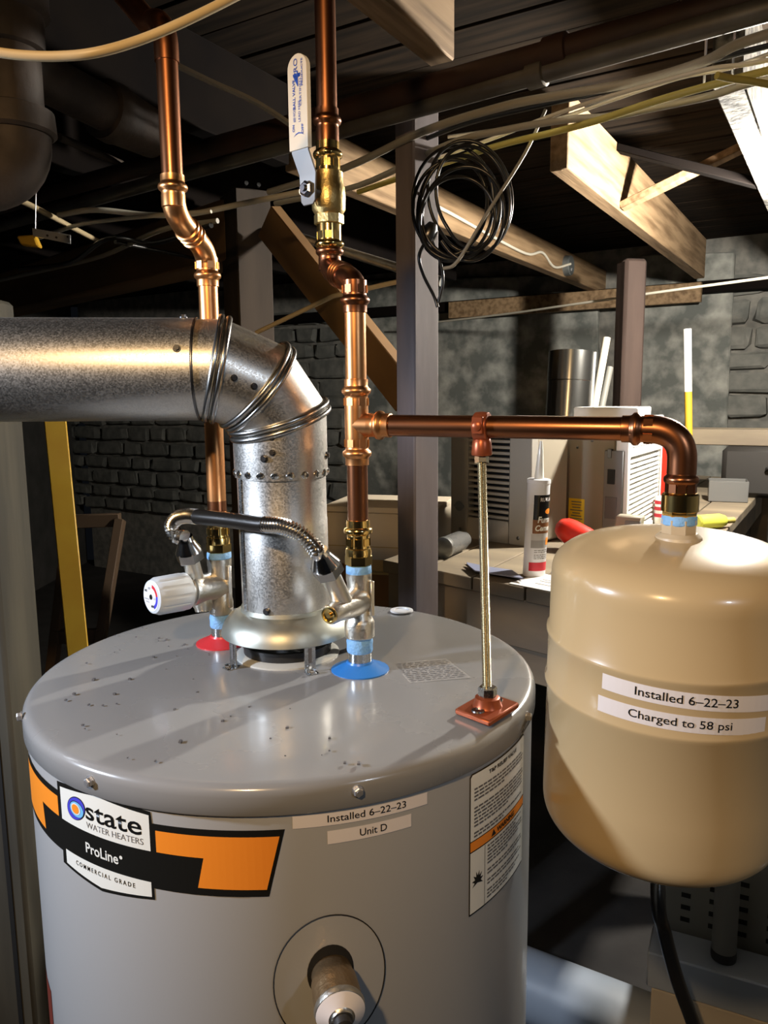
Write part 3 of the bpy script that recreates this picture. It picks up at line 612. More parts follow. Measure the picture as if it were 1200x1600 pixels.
def plate(pts, wd, th, name, m, parent, rnd=False):
    b = MB(); a_ = []
    for p, q in pts: a_.append((V(p), q))
    rings = []
    for p, q in a_:
        rings.append(b.ring([p-sw*q-sd*th/2, p+sw*q-sd*th/2, p+sw*q+sd*th/2, p-sw*q+sd*th/2]))
    for x, y in zip(rings, rings[1:]): b.skin(x, y)
    b.cap(rings[0][::-1]); b.cap(rings[-1]); return b.build(name, m, parent, bevel=.0006)
lever = plate([(hc[0], .007), (hc[0]+zx*.004, .0105), (hc[1], .0125), (hc[2], .0125), (hc[2]+zx*.01, .0120)], 0, .0025, 'lever', mat('lever_steel', (.16, .16, .16), .45, .3), bv)
gp = [(hc[2]+zx*.002, .0138), (hc[2]+zx*.03, .0140)] + [(hc[3]-zx*(.014-.014*math.sin(t)), .0140*max(math.cos(t), .12)) for t in [i*math.pi/2/7 for i in range(8)]]
grip = plate(gp, 0, .0058, 'grip', M['sheen'], bv); lab(grip, 'cream vinyl grip with blue print')
def gm(x, y, e=0):          # text runs upwards: x along +z, y towards the left edge
    return hc[2] + zx*x + sw*y*1.0 + sd*(.0030+e)
GL = hc[3].z-hc[2].z
text('4', GL*.665, -.0050, .0150, .0105, gm, M['inkb'], grip, bold=.01, eps=.0004)
text('PRO', GL*.765, -.0010, .018, .0055, gm, M['inkb'], grip, bold=.0, eps=.0004); text('PRODUCTS', GL*.66, -.0085, .0265, .0024, gm, M['inkb'], grip, bold=.02, eps=.0004)
text('BALL VALVE', GL*.44, .0030, .029, .0036, gm, M['inkb'], grip, bold=.02, eps=.0004); text('CERTIFIED', GL*.46, -.0060, .027, .0030, gm, M['inkb'], grip, eps=.0004)
text('600 WOG', GL*.31, .0030, .013, .0036, gm, M['inkb'], grip, eps=.0004); text('LEAD FREE', GL*.30, -.0040, .021, .0030, gm, M['inkb'], grip, eps=.0004); text('OFF', GL*.17, -.0080, .010, .0030, gm, M['inkb'], grip, bold=.02, eps=.0004); text('ON', GL*.21, .0050, .007, .0030, gm, M['inkb'], grip, bold=.02, eps=.0004)
patch('swing_arc', [(GL*.155, .0070), (GL*.185, .003), (GL*.195, -.001), (GL*.185, -.005), (GL*.155, -.009), (GL*.175, -.005), (GL*.183, -.001), (GL*.175, .003)], gm, M['inkb'], grip, .0004, 0)
# ---- branch to the expansion tank
br = thing('tank_branch_pipe', tuple(TK+bd*.03), 'horizontal copper pipe ending in an elbow above the cream tank', 'copper pipe')
hb_ = V((bd.x, bd.y, 0)).normalized(); eb = EC - bd*.048
b = MB(); b.cyl(TK+bd*.020, eb+bd*.01, RP, seg=28); b.build('copper_tube', M['copper2'], br)
NZ = zat(1070, 806, .70)
b = MB(); press(b, eb-bd*.006, bd, ln=.030); crimps(b, eb-bd*.006, bd)
dn = V((0, 0, -1)); eq = EC+dn*.040
b.sweep([eb+bd*.016]+arc(EC, EC-bd*.030, EC+dn*.028, 14)+[eq], RP*1.16, 28); press(b, eq+dn*.018, -dn, ln=.026); crimps(b, eq+dn*.018, -dn, z=.005, n=10); b.build('press_elbow', M['copper2'], br)
aq = V((EXT.x, EXT.y, NZ))
b = MB(); b.lathe(aq+V((0, 0, .004)), zx, [(.0150, 0), (.0165, .001), (.0165, .016), (.0150, .0175), (.0128, .0178), (.0128, eq.z-.016-aq.z)], 20); b.lathe(aq, zx, [(.0152, 0), (.0160, .002), (.0160, .010), (.0150, .011)], 8); b.build('brass_adapter', M['brass'], br, sharp=25)
# ---- expansion tank
tz = 1.3812; tilt = V((.000, -.0705, 1)).normalized()
et = thing('expansion_tank', (EXT.x, EXT.y, tz), 'cream expansion tank hanging under the copper elbow at right', 'tank')
TR, TL = .1136, .321; rc, dm = .024, .028
def cap_prof(hh, n_=18, ex=2.8): return [(TR*math.sin(t)**(2/ex), hh*math.cos(t)**(2/ex)) for t in [math.pi/2*i/n_ for i in range(1, n_+1)]]
H1, H2 = .040, .046
prof = [(.0130, -.0112)] + [(q_, z_-H1-.011) for q_, z_ in cap_prof(H1) if q_ > .014]
prof += [(TR, -.100), (TR+.0022, -.1035), (TR+.0026, -.106), (TR+.0006, -.1095), (TR+.0006, -.150), (TR+.0022, -.1535), (TR+.0026, -.156), (TR, -.1600), (TR, -.24)]
prof += [(q_, -TL+H2-z_) for q_, z_ in cap_prof(H2)[::-1]] + [(.0005, -TL)]
b = MB(); b.lathe((EXT.x, EXT.y, tz), tilt, prof, 96); b.build('shell', M['cream'], et, sharp=60)
b = MB(); b.lathe((EXT.x, EXT.y, tz-.0135), zx, [(.0215, 0), (.0205, .0035), (.0165, .007)], 32); b.lathe((EXT.x, EXT.y, tz-.0085), zx, [(.0155, 0), (.0160, .001), (.0160, NZ-tz+.0055), (.0145, NZ-tz+.0075)], 8); lab(b.build('neck', M['creamcap'], et, sharp=25), 'hexagonal cream neck')
b = MB(); b.lathe((EXT.x, EXT.y, NZ-.008), zx, [(.0150, 0), (.0158, .001), (.0156, .008), (.0148, .009)], 24); lab(b.build('thread_tape', M['tape'], et), 'blue thread tape')
def etm(x, y, e=0):
    h = y - tz; c = V((EXT.x, EXT.y, tz)) + tilt*h; q = (TR+.0006+e); return V((c.x + q*math.sin(x/TR), c.y - q*math.cos(x/TR), c.z))
strip(-.0962, 1.2506, .0443, 1.2415, .0142, etm, 'Installed 6\u201322\u201323', -.0672, .0145, et, 'date_label', th=.0077, ty=.0038)
strip(-.0993, 1.2292, .0427, 1.2215, .0146, etm, 'Charged to 58 psi', -.0715, .0110, et, 'charge_label', th=.0095, ty=.0022)
# ---- pipe support
pcs = [V(q) for q in ((.063, .700, T+.0005), (.093, .669, T+.0005), (.131, .718, T+.0005), (.100, .749, T+.0005))]
pcs = [V((.066, .703, T+.001)), V((.0955, .672, T+.001)), V((.1310, .716, T+.001)), V((.1015, .747, T+.001))]
pctr = sum(pcs, V((0, 0, 0)))/4
ps = thing('pipe_support', tuple(pctr), 'threaded rod pipe stand with copper coloured base plate on the lid', 'pipe support')
b = MB(); b.prism(pcs, (0, 0, .0060)); base = b.build('base_plate', M['rust'], ps, bevel=.0015)
b = MB(); b.lathe(pctr+zx*.006, zx, [(.0145, 0), (.0130, .003), (.0120, .0085), (.0105, .0095)], 32); b.build('base_boss', M['rust'], base)
for t in (.20, .80):
    q = pcs[0].lerp(pcs[1], .5).lerp(pcs[3].lerp(pcs[2], .5), t)+zx*.0060
    b = MB(); b.lathe(q, zx, [(.0065, 0), (.0060, .0012), (.0035, .0012), (.0030, .0004)], 20); b.build('plate_screw', M['gunmetal'], base)
rt_ = (.099-TK.x)/bd.x; rtop = TK+bd*rt_ ; rod0 = pctr+zx*.012; rod1 = rtop-zx*.030; rdir = (rod1-rod0); nR = int(rdir.length/.00075)
b = MB(); b.sweep([rod0.lerp(rod1, i/nR) for i in range(nR+1)], lambda i: .0048 if i % 2 else .0041, 12); b.build('threaded_rod', M['zinc'], ps, sharp=70)
b = MB(); b.lathe(pctr+zx*.0155, zx, [(.0085, 0), (.0092, .001), (.0092, .0085), (.0085, .0095)], 6); b.build('hex_nut', M['galv2'], ps, sharp=20)
b = MB(); b.lathe(rod1-rdir.normalized()*.0075, rdir, [(.0066, 0), (.0072, .001), (.0072, .0078), (.0066, .0085)], 6); lab(b.build('hex_nut', M['zinc'], ps, sharp=20), 'brassy upper nut')
b = MB(); b.lathe(rod1+zx*.001, zx, [(.0100, 0), (.0106, .002), (.0098, .013), (.0075, .020)], 24)
b.lathe(rtop-bd*.0075, bd, [(RP+.0002, 0), (RP+.0034, .0005), (RP+.0040, .0075), (RP+.0034, .0145), (RP+.0002, .015)], 32, caps=False)
fr = V((bd.y, -bd.x, 0)).normalized()
b.box(rtop+fr*(RP+.004)+zx*.002, bd*.0055, fr*.003, zx*.0085); b.box(rtop-fr*(RP+.004)+zx*.002, bd*.0055, fr*.004, zx*.007); cl = b.build('clamp', M['rust'], ps, bevel=.0008)
b = MB(); b.lathe(rtop+fr*(RP+.006)+zx*.001, fr, [(.0045, 0), (.0045, .0022), (.003, .003)], 16); b.build('clamp_screw', M['rust'], cl)
# debris specks on the lid
b = MB(); rs = random.Random(11)
for i in range(46):
    an = rs.uniform(math.radians(140), math.radians(290)); rr = rs.uniform(.10, .265); q = V((HC[0]+rr*math.cos(an), HC[1]+rr*math.sin(an), T+.0012)); s_ = rs.uniform(.0005, .0014)
    b.box(q, V((s_, 0, 0)), V((0, s_*rs.uniform(.5, 2), 0)), V((0, 0, s_*.6)))
o = b.build('dust_specks', M['inkg'], loc=(HC[0], HC[1], T)); tag(o, 'tiny dark dust specks scattered on the grey heater lid', 'debris', kind='stuff')

# ================================================================== POSTS AND TIMBER
def post(px, Y, z0, z1, wd, dp, rot, m, name, label, cat='post', bev=.004):
    c = P(px, 500, Y); o = thing(name, (c.x, c.y, z0), label, cat)
    b = MB(); b.box((c.x, c.y, (z0+z1)/2), V((math.cos(rot), math.sin(rot), 0))*wd/2, V((-math.sin(rot), math.cos(rot), 0))*dp/2, V((0, 0, (z1-z0)/2))); b.build('shaft', M[m], o, bevel=bev); return o, c
p2, c2 = post(652, 1.62, 0, 2.08, .066, .062, math.radians(36), 'postwood', 'square_post', 'square painted post behind the heater carrying the cable coil')
p1, c1 = post(389, 2.30, 0, 2.08, .105, .130, math.radians(30), 'darkpost', 'old_timber_post', 'old brown timber post with nail holes behind the vent elbow')
pn, pa_ = V((.5, -.866, 0)), V((.866, .5, 0))
for dx in (-.018, .018):
    q = V((c1.x, c1.y, zat(404, 288, 2.25))) + pn*.065 + pa_*dx; b = MB(); b.lathe(q, pn, [(.006, -.01), (.006, .0012)], 10); b.build('nail_hole', M['dark'], p1)
pL = thing('weathered_pillar', (-.64, 1.13, 0), 'weathered greenish timber pillar at the far left edge', 'post')
b = MB(); b.bar((-.640, 1.19, 0), (-.640, 1.19, 1.655), .118, .12, up=(0, -1, 0)); b.build('shaft', M['greenpost'], pL, bevel=.006)
b = MB(); b.bar((-.605, 1.131, 0), (-.605, 1.131, 1.65), .007, .006, up=(0, -1, 0)); b.build('crack', M['dark'], pL)
p3, c3 = post(984, 3.25, 0, 2.05, .095, .09, math.radians(10), 'wallpost', 'brown_wall_post', 'reddish brown upright post against the stone wall', bev=.012)
br1 = thing('diagonal_brace', tuple(P(620, 610, 1.95)), 'wide brown board slanting down from the old timber post', 'board')
b = MB(); q0, q1 = P(420, 345, 2.18), P(640, 622, 1.95); b.bar(q0, q1, .036, .100, up=(0, -.25, 1)); b.build('board', M['brace'], br1, bevel=.003)
gd = thing('timber_girder', (-1.2, 3.1, 1.90), 'long dark timber girder above the vent pipe at left', 'beam')
b = MB(); b.bar((-2.4, 4.33, 1.985), (-.40, 2.34, 1.985), .13, .17); b.build('timber', mat('brown_girder_wood', (.24, .135, .055), .8, 0, (.12, .07, .03), 7, grain=(math.radians(-45), (6, 1, 1)), bump=.3, bscale=20), gd, bevel=.006)
# cross bridging between two joists
def j3(t): return V((.46, 2.095, 0)) + VD*t
for t in (.52,):
    a_, c_ = j3(t)+UD*.024, j3(t)+UD*.42
    for z0_, z1_, m_ in ((2.095, 2.235, 'joist'), (2.255, 2.095, 'shadewood')):
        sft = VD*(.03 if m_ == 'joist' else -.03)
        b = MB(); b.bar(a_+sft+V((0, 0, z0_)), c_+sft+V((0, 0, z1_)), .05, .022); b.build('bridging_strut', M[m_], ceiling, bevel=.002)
b = MB(); b.bar(wall_pt(-1.1, 2.03, .16), wall_pt(.35, 2.03, .16), .04, .10); b.build('rim_board', M['joist'], ceiling, bevel=.003)
# yellow upright and the dim frame behind it
yl = thing('yellow_upright', (-.76, 1.76, 0), 'tall yellow painted upright bar behind the heater at left', 'bar')
ya, yb = P(77, 560, 1.78), P(150, 1300, 1.70); yb = ya.lerp(yb, 1); yd = (yb-ya); ybot = ya + yd*((0-ya.z)/yd.z)
b = MB(); b.bar(ybot, ya, .046, .075, up=(.40, -1, 0)); b.build('rail', M['yellow'], yl, bevel=.002)
lf = thing('leaning_frame', tuple(P(150, 1000, 2.6)), 'dim wooden frame leaning in the dark beside the yellow upright', 'frame')
fa, fb_ = P(108, 815, 2.6), P(188, 812, 2.6); ga, gb_ = P(60, 1230, 2.3), P(120, 1230, 2.3)
for q0, q1 in ((fa, ga), (fb_, gb_)):
    dd = q1-q0; b = MB(); b.bar(q0, q0+dd*((.002-q0.z)/dd.z), .03, .04, up=(0, -1, 0)); b.build('stile', M['ladder'], lf, bevel=.002)
for k in (0, .45): b = MB(); b.bar(fa.lerp(ga, k), fb_.lerp(gb_, k), .03, .045); b.build('crosspiece', M['ladder'], lf, bevel=.002)

# ================================================================== OVERHEAD PIPES AND CABLES
def tube_thing(name, pts, r, m, label, cat, n=0, seg=16, group=None):
    pts = [V(p) for p in pts]; pts = smooth(pts, n) if n else pts
    b = MB(); b.sweep(pts, r, seg); return tag(b.build(name, M[m], loc=pts[0]), label, cat, group)
g0, g1 = U(800, 127, 2.03), U(1200, 14, 2.03); gdv = (g1-g0).normalized()
t_ = thing('grey_iron_pipe', tuple(g0), 'grey iron pipe slanting overhead above the black cable coil', 'pipe')
b = MB(); b.cyl(g0-gdv*2.3, g1+gdv*.6, .0167, seg=20); b.build('pipe_wall', M['greyiron'], t_)
b = MB(); b.lathe(g0+gdv*.03, gdv, [(.0167, 0), (.0215, .002), (.0215, .03), (.0167, .032)], 20); b.build('coupling', M['greyiron'], t_)
r0_, r1_ = U(650, 142, 2.055), U(1000, 45, 2.055); rdv = (r1_-r0_).normalized()
t_ = thing('rusty_iron_pipe', tuple(r0_), 'dark reddish iron pipe running overhead beside the grey one', 'pipe')
b = MB(); b.cyl(r0_-rdv*2.0, r1_+rdv*.8, .021, seg=20); b.build('pipe_wall', M['ironred'], t_)
b = MB(); b.lathe(r0_+rdv*.25, rdv, [(.021, 0), (.026, .002), (.026, .04), (.021, .042)], 20); b.build('coupling', M['ironred'], t_)
def cab(pts, z, r, m, label, group=None, name='cable', jit=0):
    rr = random.Random(len(pts)*7+int(z*1000))
    return tube_thing(name, [U(x, y, z+rr.uniform(-jit, jit)) for x, y in pts], r, m, label, 'cable', 6, 10, group)
gr = 'cables slung overhead toward the right'
cab([(420, 300), (540, 262), (660, 206), (780, 168), (867, 150), (990, 129), (1095, 98), (1151, 70), (1230, 44)], 2.000, .0075, 'cabg', 'thick tan cable nearest under the grey iron pipe', gr)
cab([(430, 318), (560, 290), (700, 226), (790, 203), (885, 187), (955, 182), (1025, 168), (1109, 150), (1165, 132), (1240, 112)], 1.975, .0065, 'cabg', 'grey cable lying flat through the middle of the overhead bundle', gr)
cab([(640, 262), (760, 220), (853, 184), (941, 154), (1039, 126), (1112, 107), (1170, 100), (1240, 84)], 1.985, .0036, 'cabw', 'thin pale cable crossing the overhead bundle', gr)
cab([(700, 214), (853, 190), (945, 160), (1060, 122), (1140, 106), (1240, 70)], 1.992, .0034, 'cabw', 'second thin pale cable close beside the first overhead', gr)
cab([(560, 300), (690, 256), (780, 227), (867, 206), (937, 187), (1025, 158), (1116, 132), (1240, 100)], 1.965, .006, 'caby', 'olive yellow cable lowest in the overhead bundle', gr)
cab([(1120, 118), (1144, 123), (1180, 128), (1240, 140)], 1.94, .005, 'caby', 'short olive cable leaving the bundle at the right edge', gr)
cab([(620, 236), (720, 196), (830, 168), (960, 140), (1060, 110), (1120, 92), (1240, 62)], 2.004, .0045, 'cabk', 'black cable buried in the overhead bundle', gr)
ce = thing('cable_staple', tuple(U(1120, 128, 1.975)), 'shiny staple holding the cables on the whitewashed joist', 'staple')
b = MB(); q = U(1122, 128, 1.975); b.sweep([q+UD*-.02+V((0, 0, .1)), q+UD*-.02, q+UD*.02, q+UD*.02+V((0, 0, .1))], .0022, 8); b.build('wire', M['silver'], ce)
tube_thing('wall_cable', [U(640, 508, 1.94), U(780, 492, 1.93), U(900, 475, 1.92), U(1040, 455, 1.92), U(1250, 427, 1.93)], .0055, 'cabw', 'pale cable stretched along the top of the stone wall', 'cable', 6, 10)
# left clutter of cables
gl = 'cables tangled in the dark at left'
for i, (pts, z, r, m, lb) in enumerate([
    ([(470, 300), (380, 318), (300, 334), (232, 336), (150, 328), (92, 336)], 1.93, .0065, 'cabw', 'pale cable running level behind the left riser'),
    ([(330, 330), (230, 338), (180, 343), (120, 352), (60, 372)], 1.92, .005, 'cabw', 'pale cable sagging just under the level one'),
    ([(340, 345), (250, 360), (160, 400), (62, 424), (-10, 440)], 1.90, .006, 'cabg', 'grey cable drooping toward the left edge'),
    ([(330, 352), (240, 380), (170, 372), (110, 410), (30, 420)], 1.89, .006, 'cabk', 'black cable curling under the zinc plate'),
    ([(-10, 296), (50, 322), (110, 354), (152, 376)], 1.93, .0065, 'cabt', 'tan cable slanting down to the dark tangle'),
    ([(180, 378), (270, 396), (330, 410)], 1.90, .005, 'cabk', 'black cable passing behind the left copper elbow')]):
    cab(pts, z, r, m, lb, gl)
tube_thing('foreground_cable', [P(-30, 78, .62), P(30, 86, .62), P(90, 88, .62), P(150, 82, .62), P(220, 62, .63), P(300, 28, .64), P(400, -22, .66)], .0036, 'cabt', 'beige cable looping across the top left corner close up', 'cable', 8, 12)
lt = thing('lath_strip', tuple(P(360, 150, 1.5)), 'curved pale strip under the joists right of the left riser', 'strip')
b = MB(); q = smooth([P(268, 98, 1.45), P(330, 128, 1.5), P(400, 160, 1.55), P(470, 205, 1.6)], 6)
for x, y in zip(q, q[1:]): b.bar(x, y+(y-x)*.05, .012, .006)
b.build('strip', M['cabg'], lt)
tube_thing('zinc_conduit', [P(440, 362, 2.25), P(620, 418, 2.1), P(690, 440, 2.04)], .0125, 'conduit', 'pale zinc conduit sloping behind the brass valve', 'pipe', 0, 16)
tube_thing('wooden_dowel', [P(400, 520, 2.05), P(520, 463, 2.0), P(640, 436, 1.95)], .006, 'cabt', 'thin tan stick slanting behind the right copper elbow', 'stick', 0, 10)
# zinc nail plate with a yellow clip
zp_ = thing('zinc_plate', tuple(P(80, 368, 1.6)), 'bright zinc nail plate hanging in the dark at left', 'plate')
b = MB(); b.prism([P(50, 356, 1.6), P(110, 367, 1.6), P(110, 381, 1.6), P(51, 369, 1.6)], (0, .003, 0)); b.build('sheet', M['silver'], zp_, bevel=.0005)
b = MB(); b.sweep([P(55, 358, 1.601), P(56, 300, 1.60), V((P(57, 250, 1.6).x, 1.60, 2.33))], .0012, 6); b.build('hanger_wire', M['gunmetal'], zp_)
for x, y in ((74, 368), (88, 371), (106, 370)): b = MB(); b.lathe(P(x, y, 1.599), (0, 1, 0), [(.0022, -.0008), (.0022, .002)], 8); b.build('nail_hole', M['dark'], zp_)
yc = thing('yellow_clip', tuple(P(52, 380, 1.62)), 'dull yellow clip just under the zinc plate', 'clip')
b = MB(); b.prism([P(33, 372, 1.62), P(60, 370, 1.62), P(68, 389, 1.62), P(40, 386, 1.62)], (0, -.022, 0)); b.build('clip_body', M['yellow'], yc, bevel=.003)
# old iron drain at top left
dr = thing('iron_drain', tuple(P(20, 150, 1.05)), 'rusty iron drain pipe with elbow in the top left corner', 'pipe')
da, db = P(18, -120, 1.08), P(20, 205, 1.08); da = V((db.x, db.y, 2.33))
b = MB(); b.cyl(da, db+zx*.02, .041, seg=32); b.build('pipe_wall', M['iron'], dr)
b = MB(); b.lathe(db+zx*.028, -zx, [(.043, 0), (.053, .004), (.055, .030), (.050, .034)], 32); ee = db-zx*.055
b.sweep([db]+arc(ee+V((0, -.0, -.012)), db-zx*.012, ee+V((-.075, -.055, -.012)), 12)+[ee+V((-.16, -.115, -.010))], .047, 28); b.build('elbow', M['iron'], dr)
hbz = P(20, 25, 1.08).z; b = MB(); b.lathe((db.x, db.y, hbz+.035), -zx, [(.044, 0), (.055, .003), (.056, .030), (.048, .034), (.0475, .075), (.042, .078)], 32); b.build('hub', M['iron'], dr)
d2_ = thing('iron_branch_pipe', tuple(P(150, 170, 1.7)), 'dark iron branch pipe with hub behind the top left drain', 'pipe')
ia, ib = P(20, 96, 1.30), P(232, 205, 1.56); idv = (ib-ia).normalized()
b = MB(); b.cyl(ia, ib, .038, seg=28); b.build('pipe_wall', M['iron'], d2_)
b = MB(); b.lathe(P(158, 168, 1.465), idv, [(.039, 0), (.051, .004), (.053, .03), (.050, .04), (.044, .13)], 28); b.build('hub', M['iron'], d2_)
tube_thing('small_copper_pipe', [P(92, 214, 1.75), P(190, 256, 2.0)], .0085, 'iron', 'short dull pipe slanting under the iron branch', 'pipe', 0, 12)
# coil of black cable on the post
cc = thing('cable_coil', tuple(P(725, 300, 1.50)), 'coil of black cable hanging on the painted post', 'cable')
lo_ = [(724, 312, 80, 103), (700, 335, 50, 72), (736, 300, 64, 92), (722, 324, 78, 84), (694, 332, 42, 66), (744, 296, 60, 90), (726, 338, 66, 70), (708, 348, 54, 58), (738, 310, 66, 98)]
pts = []
for i in range((len(lo_)-1)*24+1):
    f = i/24; k = min(int(f), len(lo_)-2); t = f-k; c_ = [x*(1-t)+y*t for x, y in zip(lo_[k], lo_[k+1])]; th = 2*math.pi*f+2.4
    pts.append(P(c_[0]+c_[2]*math.cos(th), c_[1]+c_[3]*math.sin(th), 1.500-.004*k+.004*math.sin(3*th+k)))
b = MB(); b.sweep(smooth(pts, 2), .0033, 10); b.build('loops', M['cabk'], cc)
tail = [P(668, 372, 1.49), P(655, 400, 1.49), P(662, 430, 1.495), P(678, 462, 1.50), P(684, 480, 1.50)]
b = MB(); b.sweep(smooth(tail, 6), .0033, 10); b.sweep(smooth([P(674, 375, 1.488), P(688, 410, 1.49), P(692, 440, 1.495), P(685, 472, 1.50)], 6), .003, 10); b.build('tail', M['cabk'], cc)
b = MB(); b.lathe(P(664, 378, 1.492), P(676, 352, 1.492)-P(664, 378, 1.492), [(.010, 0), (.016, .010), (.014, .026), (.009, .036)], 14); lab(b.build('tie', M['gunmetal'], cc), 'bunched tape tie')
b = MB(); b.cyl(P(650, 300, 1.60), P(655, 303, 1.485), .003, seg=10); b.build('hook', M['gunmetal'], cc)
tube_thing('hanging_wire', [P(852, 172, 1.52), P(820, 240, 1.48), P(760, 335, 1.46), P(715, 408, 1.45), P(692, 420, 1.45)], .0032, 'cabg', 'stiff grey wire slanting down across the black coil', 'cable', 6, 10)
# junction box and cable on the far joist
def j2(t, z, o=.03): return V((.211, 2.803, z)) + VD*t + UD*o
jb = thing('junction_box', tuple(j2(1.30, 2.14)), 'round grey junction box on the far joist', 'box')
b = MB(); b.lathe(j2(1.30, 2.135, .022), UD, [(.048, 0), (.048, .03), (.044, .034)], 24); b.build('box_body', M['jbox'], jb)
b = MB(); b.lathe(j2(1.30, 2.115, .05), UD, [(.008, 0), (.008, .008)], 8); b.build('box_screw', M['silver'], jb)
tube_thing('branch_cable', [j2(-.25, 2.14), j2(.0, 2.135), j2(.35, 2.12), j2(.75, 2.11), j2(.95, 2.145), j2(1.12, 2.105), j2(1.26, 2.135, .062)], .006, 'cabw', 'cream cable clipped along the far joist to the round box', 'cable', 6, 10)
# bare lamp by the right edge of the frame
lb = thing('bare_bulb', tuple(BULB), 'bare bulb in a porcelain holder just past the right edge', 'lamp')
b = MB(); b.lathe(BULB+zx*.035, zx, [(.018, 0), (.020, .004), (.020, .035), (.030, .040), (.045, .050), (.045, .062)], 28); b.cyl(BULB+zx*.09, (BULB.x, BULB.y, 2.33), .004, seg=10); b.build('holder', M['porcelain'], lb)
b = MB(); b.lathe(BULB+zx*.030, -zx, [(.012, -.006), (.014, .004), (.0285, .028), (.030, .040), (.025, .056), (.012, .066), (.0005, .068)], 28); bo_ = b.build('bulb', M['glow'], lb)

# ================================================================== WORK BENCH AND WHAT STANDS ON IT
BZ = 1.109; FD = V((.71, -.70, 0)).normalized()
BA = U(684, 892, BZ) - FD*.18; BC = V((.488, 1.356, BZ))
bn = thing('work_bench', (BC.x, BC.y, 0), 'pale wooden work bench with an apron behind the threaded rod', 'bench')
VB_ = VD*2.55
for i in range(5):
    q0 = BA.lerp(BC, i/5+.004); q1 = BA.lerp(BC, (i+1)/5-.004)
    b = MB(); b.prism([q0, q1, q1+VB_, q0+VB_], (0, 0, -.030)); b.build('board', M['bench'], bn, bevel=.002)
e_in = VD*.03
b = MB(); b.bar(BA.lerp(BC, .02)+e_in+V((0, 0, -.085)), BA.lerp(BC, .98)+e_in+V((0, 0, -.085)), .03, .105); b.build('apron', M['benchd'], bn, bevel=.002)
b = MB(); b.bar(BC+V((-.03, .03, -.085))+VD*.04, BC+V((-.03, .03, -.085))+VB_, .03, .105); b.build('apron', M['benchd'], bn, bevel=.002)
b = MB(); b.bar(BA.lerp(BC, .06)+e_in*2.2+V((0, 0, -.18)), BA.lerp(BC, .95)+e_in*2.2+V((0, 0, -.18)), .018, .09); b.build('lower_rail', M['benchd'], bn, bevel=.002)
for k, t in ((.06, .06), (.95, .75), (.06, 2.4), (.95, 2.4)):
    q = BA.lerp(BC, k)+VD*(t+.05); b = MB(); b.bar((q.x, q.y, 0), (q.x, q.y, BZ-.031), .07, .07, up=VD); b.build('leg', M['benchd'], bn, bevel=.003)
def obox(c, ux, wx, dy, h, name, m, parent, bevel=.003, uy=None):     # upright box: c = centre of the base
    ux = V(ux).normalized(); uy = V((-ux.y, ux.x, 0)) if uy is None else V(uy)
    b = MB(); b.box(V(c)+V((0, 0, h/2)), ux*wx/2, uy*dy/2, V((0, 0, h/2))); return b.build(name, m, parent, bevel=bevel)
# caulk tube
tb = U(834, 899, BZ); tu = thing('caulk_tube', tuple(tb), 'white caulk tube with black and brown label standing on the bench corner', 'tube')
tl = V((.035, .0, 1)).normalized(); TBR = .0245
b = MB(); b.lathe(tb, tl, [(.0235, 0), (TBR, .002), (TBR, .205), (.0255, .206), (.0255, .214), (.0225, .2155)], 40); b.build('barrel', M['white'], tu)
b = MB(); b.lathe(tb+tl*.2155, tl, [(.0105, 0), (.0095, .012), (.0058, .06), (.0030, .082)], 20); b.build('nozzle', M['labelw'], tu)
face = math.radians(16)
def tm(x, y, e=0):
    t = x/TBR + face; q = TBR+e; return tb + tl*y + V((q*math.sin(t), -q*math.cos(t), 0))
tw = patch('tube_label', rect(-.020, .098, .036, .182), tm, M['labelk'], tu, .0003, .004)
patch('label_band', rect(-.020, .098, .036, .128), tm, mat('label_brown', (.22, .09, .03), .35), tw, .0005, .004)
patch('label_band', rect(-.022, .066, .036, .097), tm, M['greyl'], tw, .0005, .004); patch('label_band', rect(-.022, .083, .036, .097), tm, mat('label_silver', (.55, .55, .56), .35), tw, .0006, .004)
patch('label_block', rect(.012, .072, .026, .088), tm, M['orange'], tw, .0008, .004); patch('label_band', rect(-.024, .015, .036, .034), tm, M['redl'], tw, .0005, .004)
patch('label_spot', oval(.016, .146, .010, .006), tm, M['orange'], tw, .0007, .004)
text('RUTLAND', -.006, .168, .040, .0085, tm, M['label'], tw, bold=.02, eps=.0009)
text('Furnace', -.010, .1215, .050, .0140, tm, M['labelw'], tw, bold=.03, eps=.0010, slant=.2); text('Cement', -.014, .1035, .046, .0135, tm, M['labelw'], tw, bold=.03, eps=.0010, slant=.2)
bmx = MB(); rt2 = random.Random(5)
for z in (.060, .056, .050, .046, .042):
    x = -.014
    while x < .024:
        wd = rt2.uniform(.003, .008); bmx.bm.faces.new([bmx.bm.verts.new(tm(a_, c_, .0005)) for a_, c_ in rect(x, z, x+wd, z+.0014)]); x += wd+.0015
o = bmx.build('fine_print', M['inkg'], tw); o['kind'] = 'stuff'
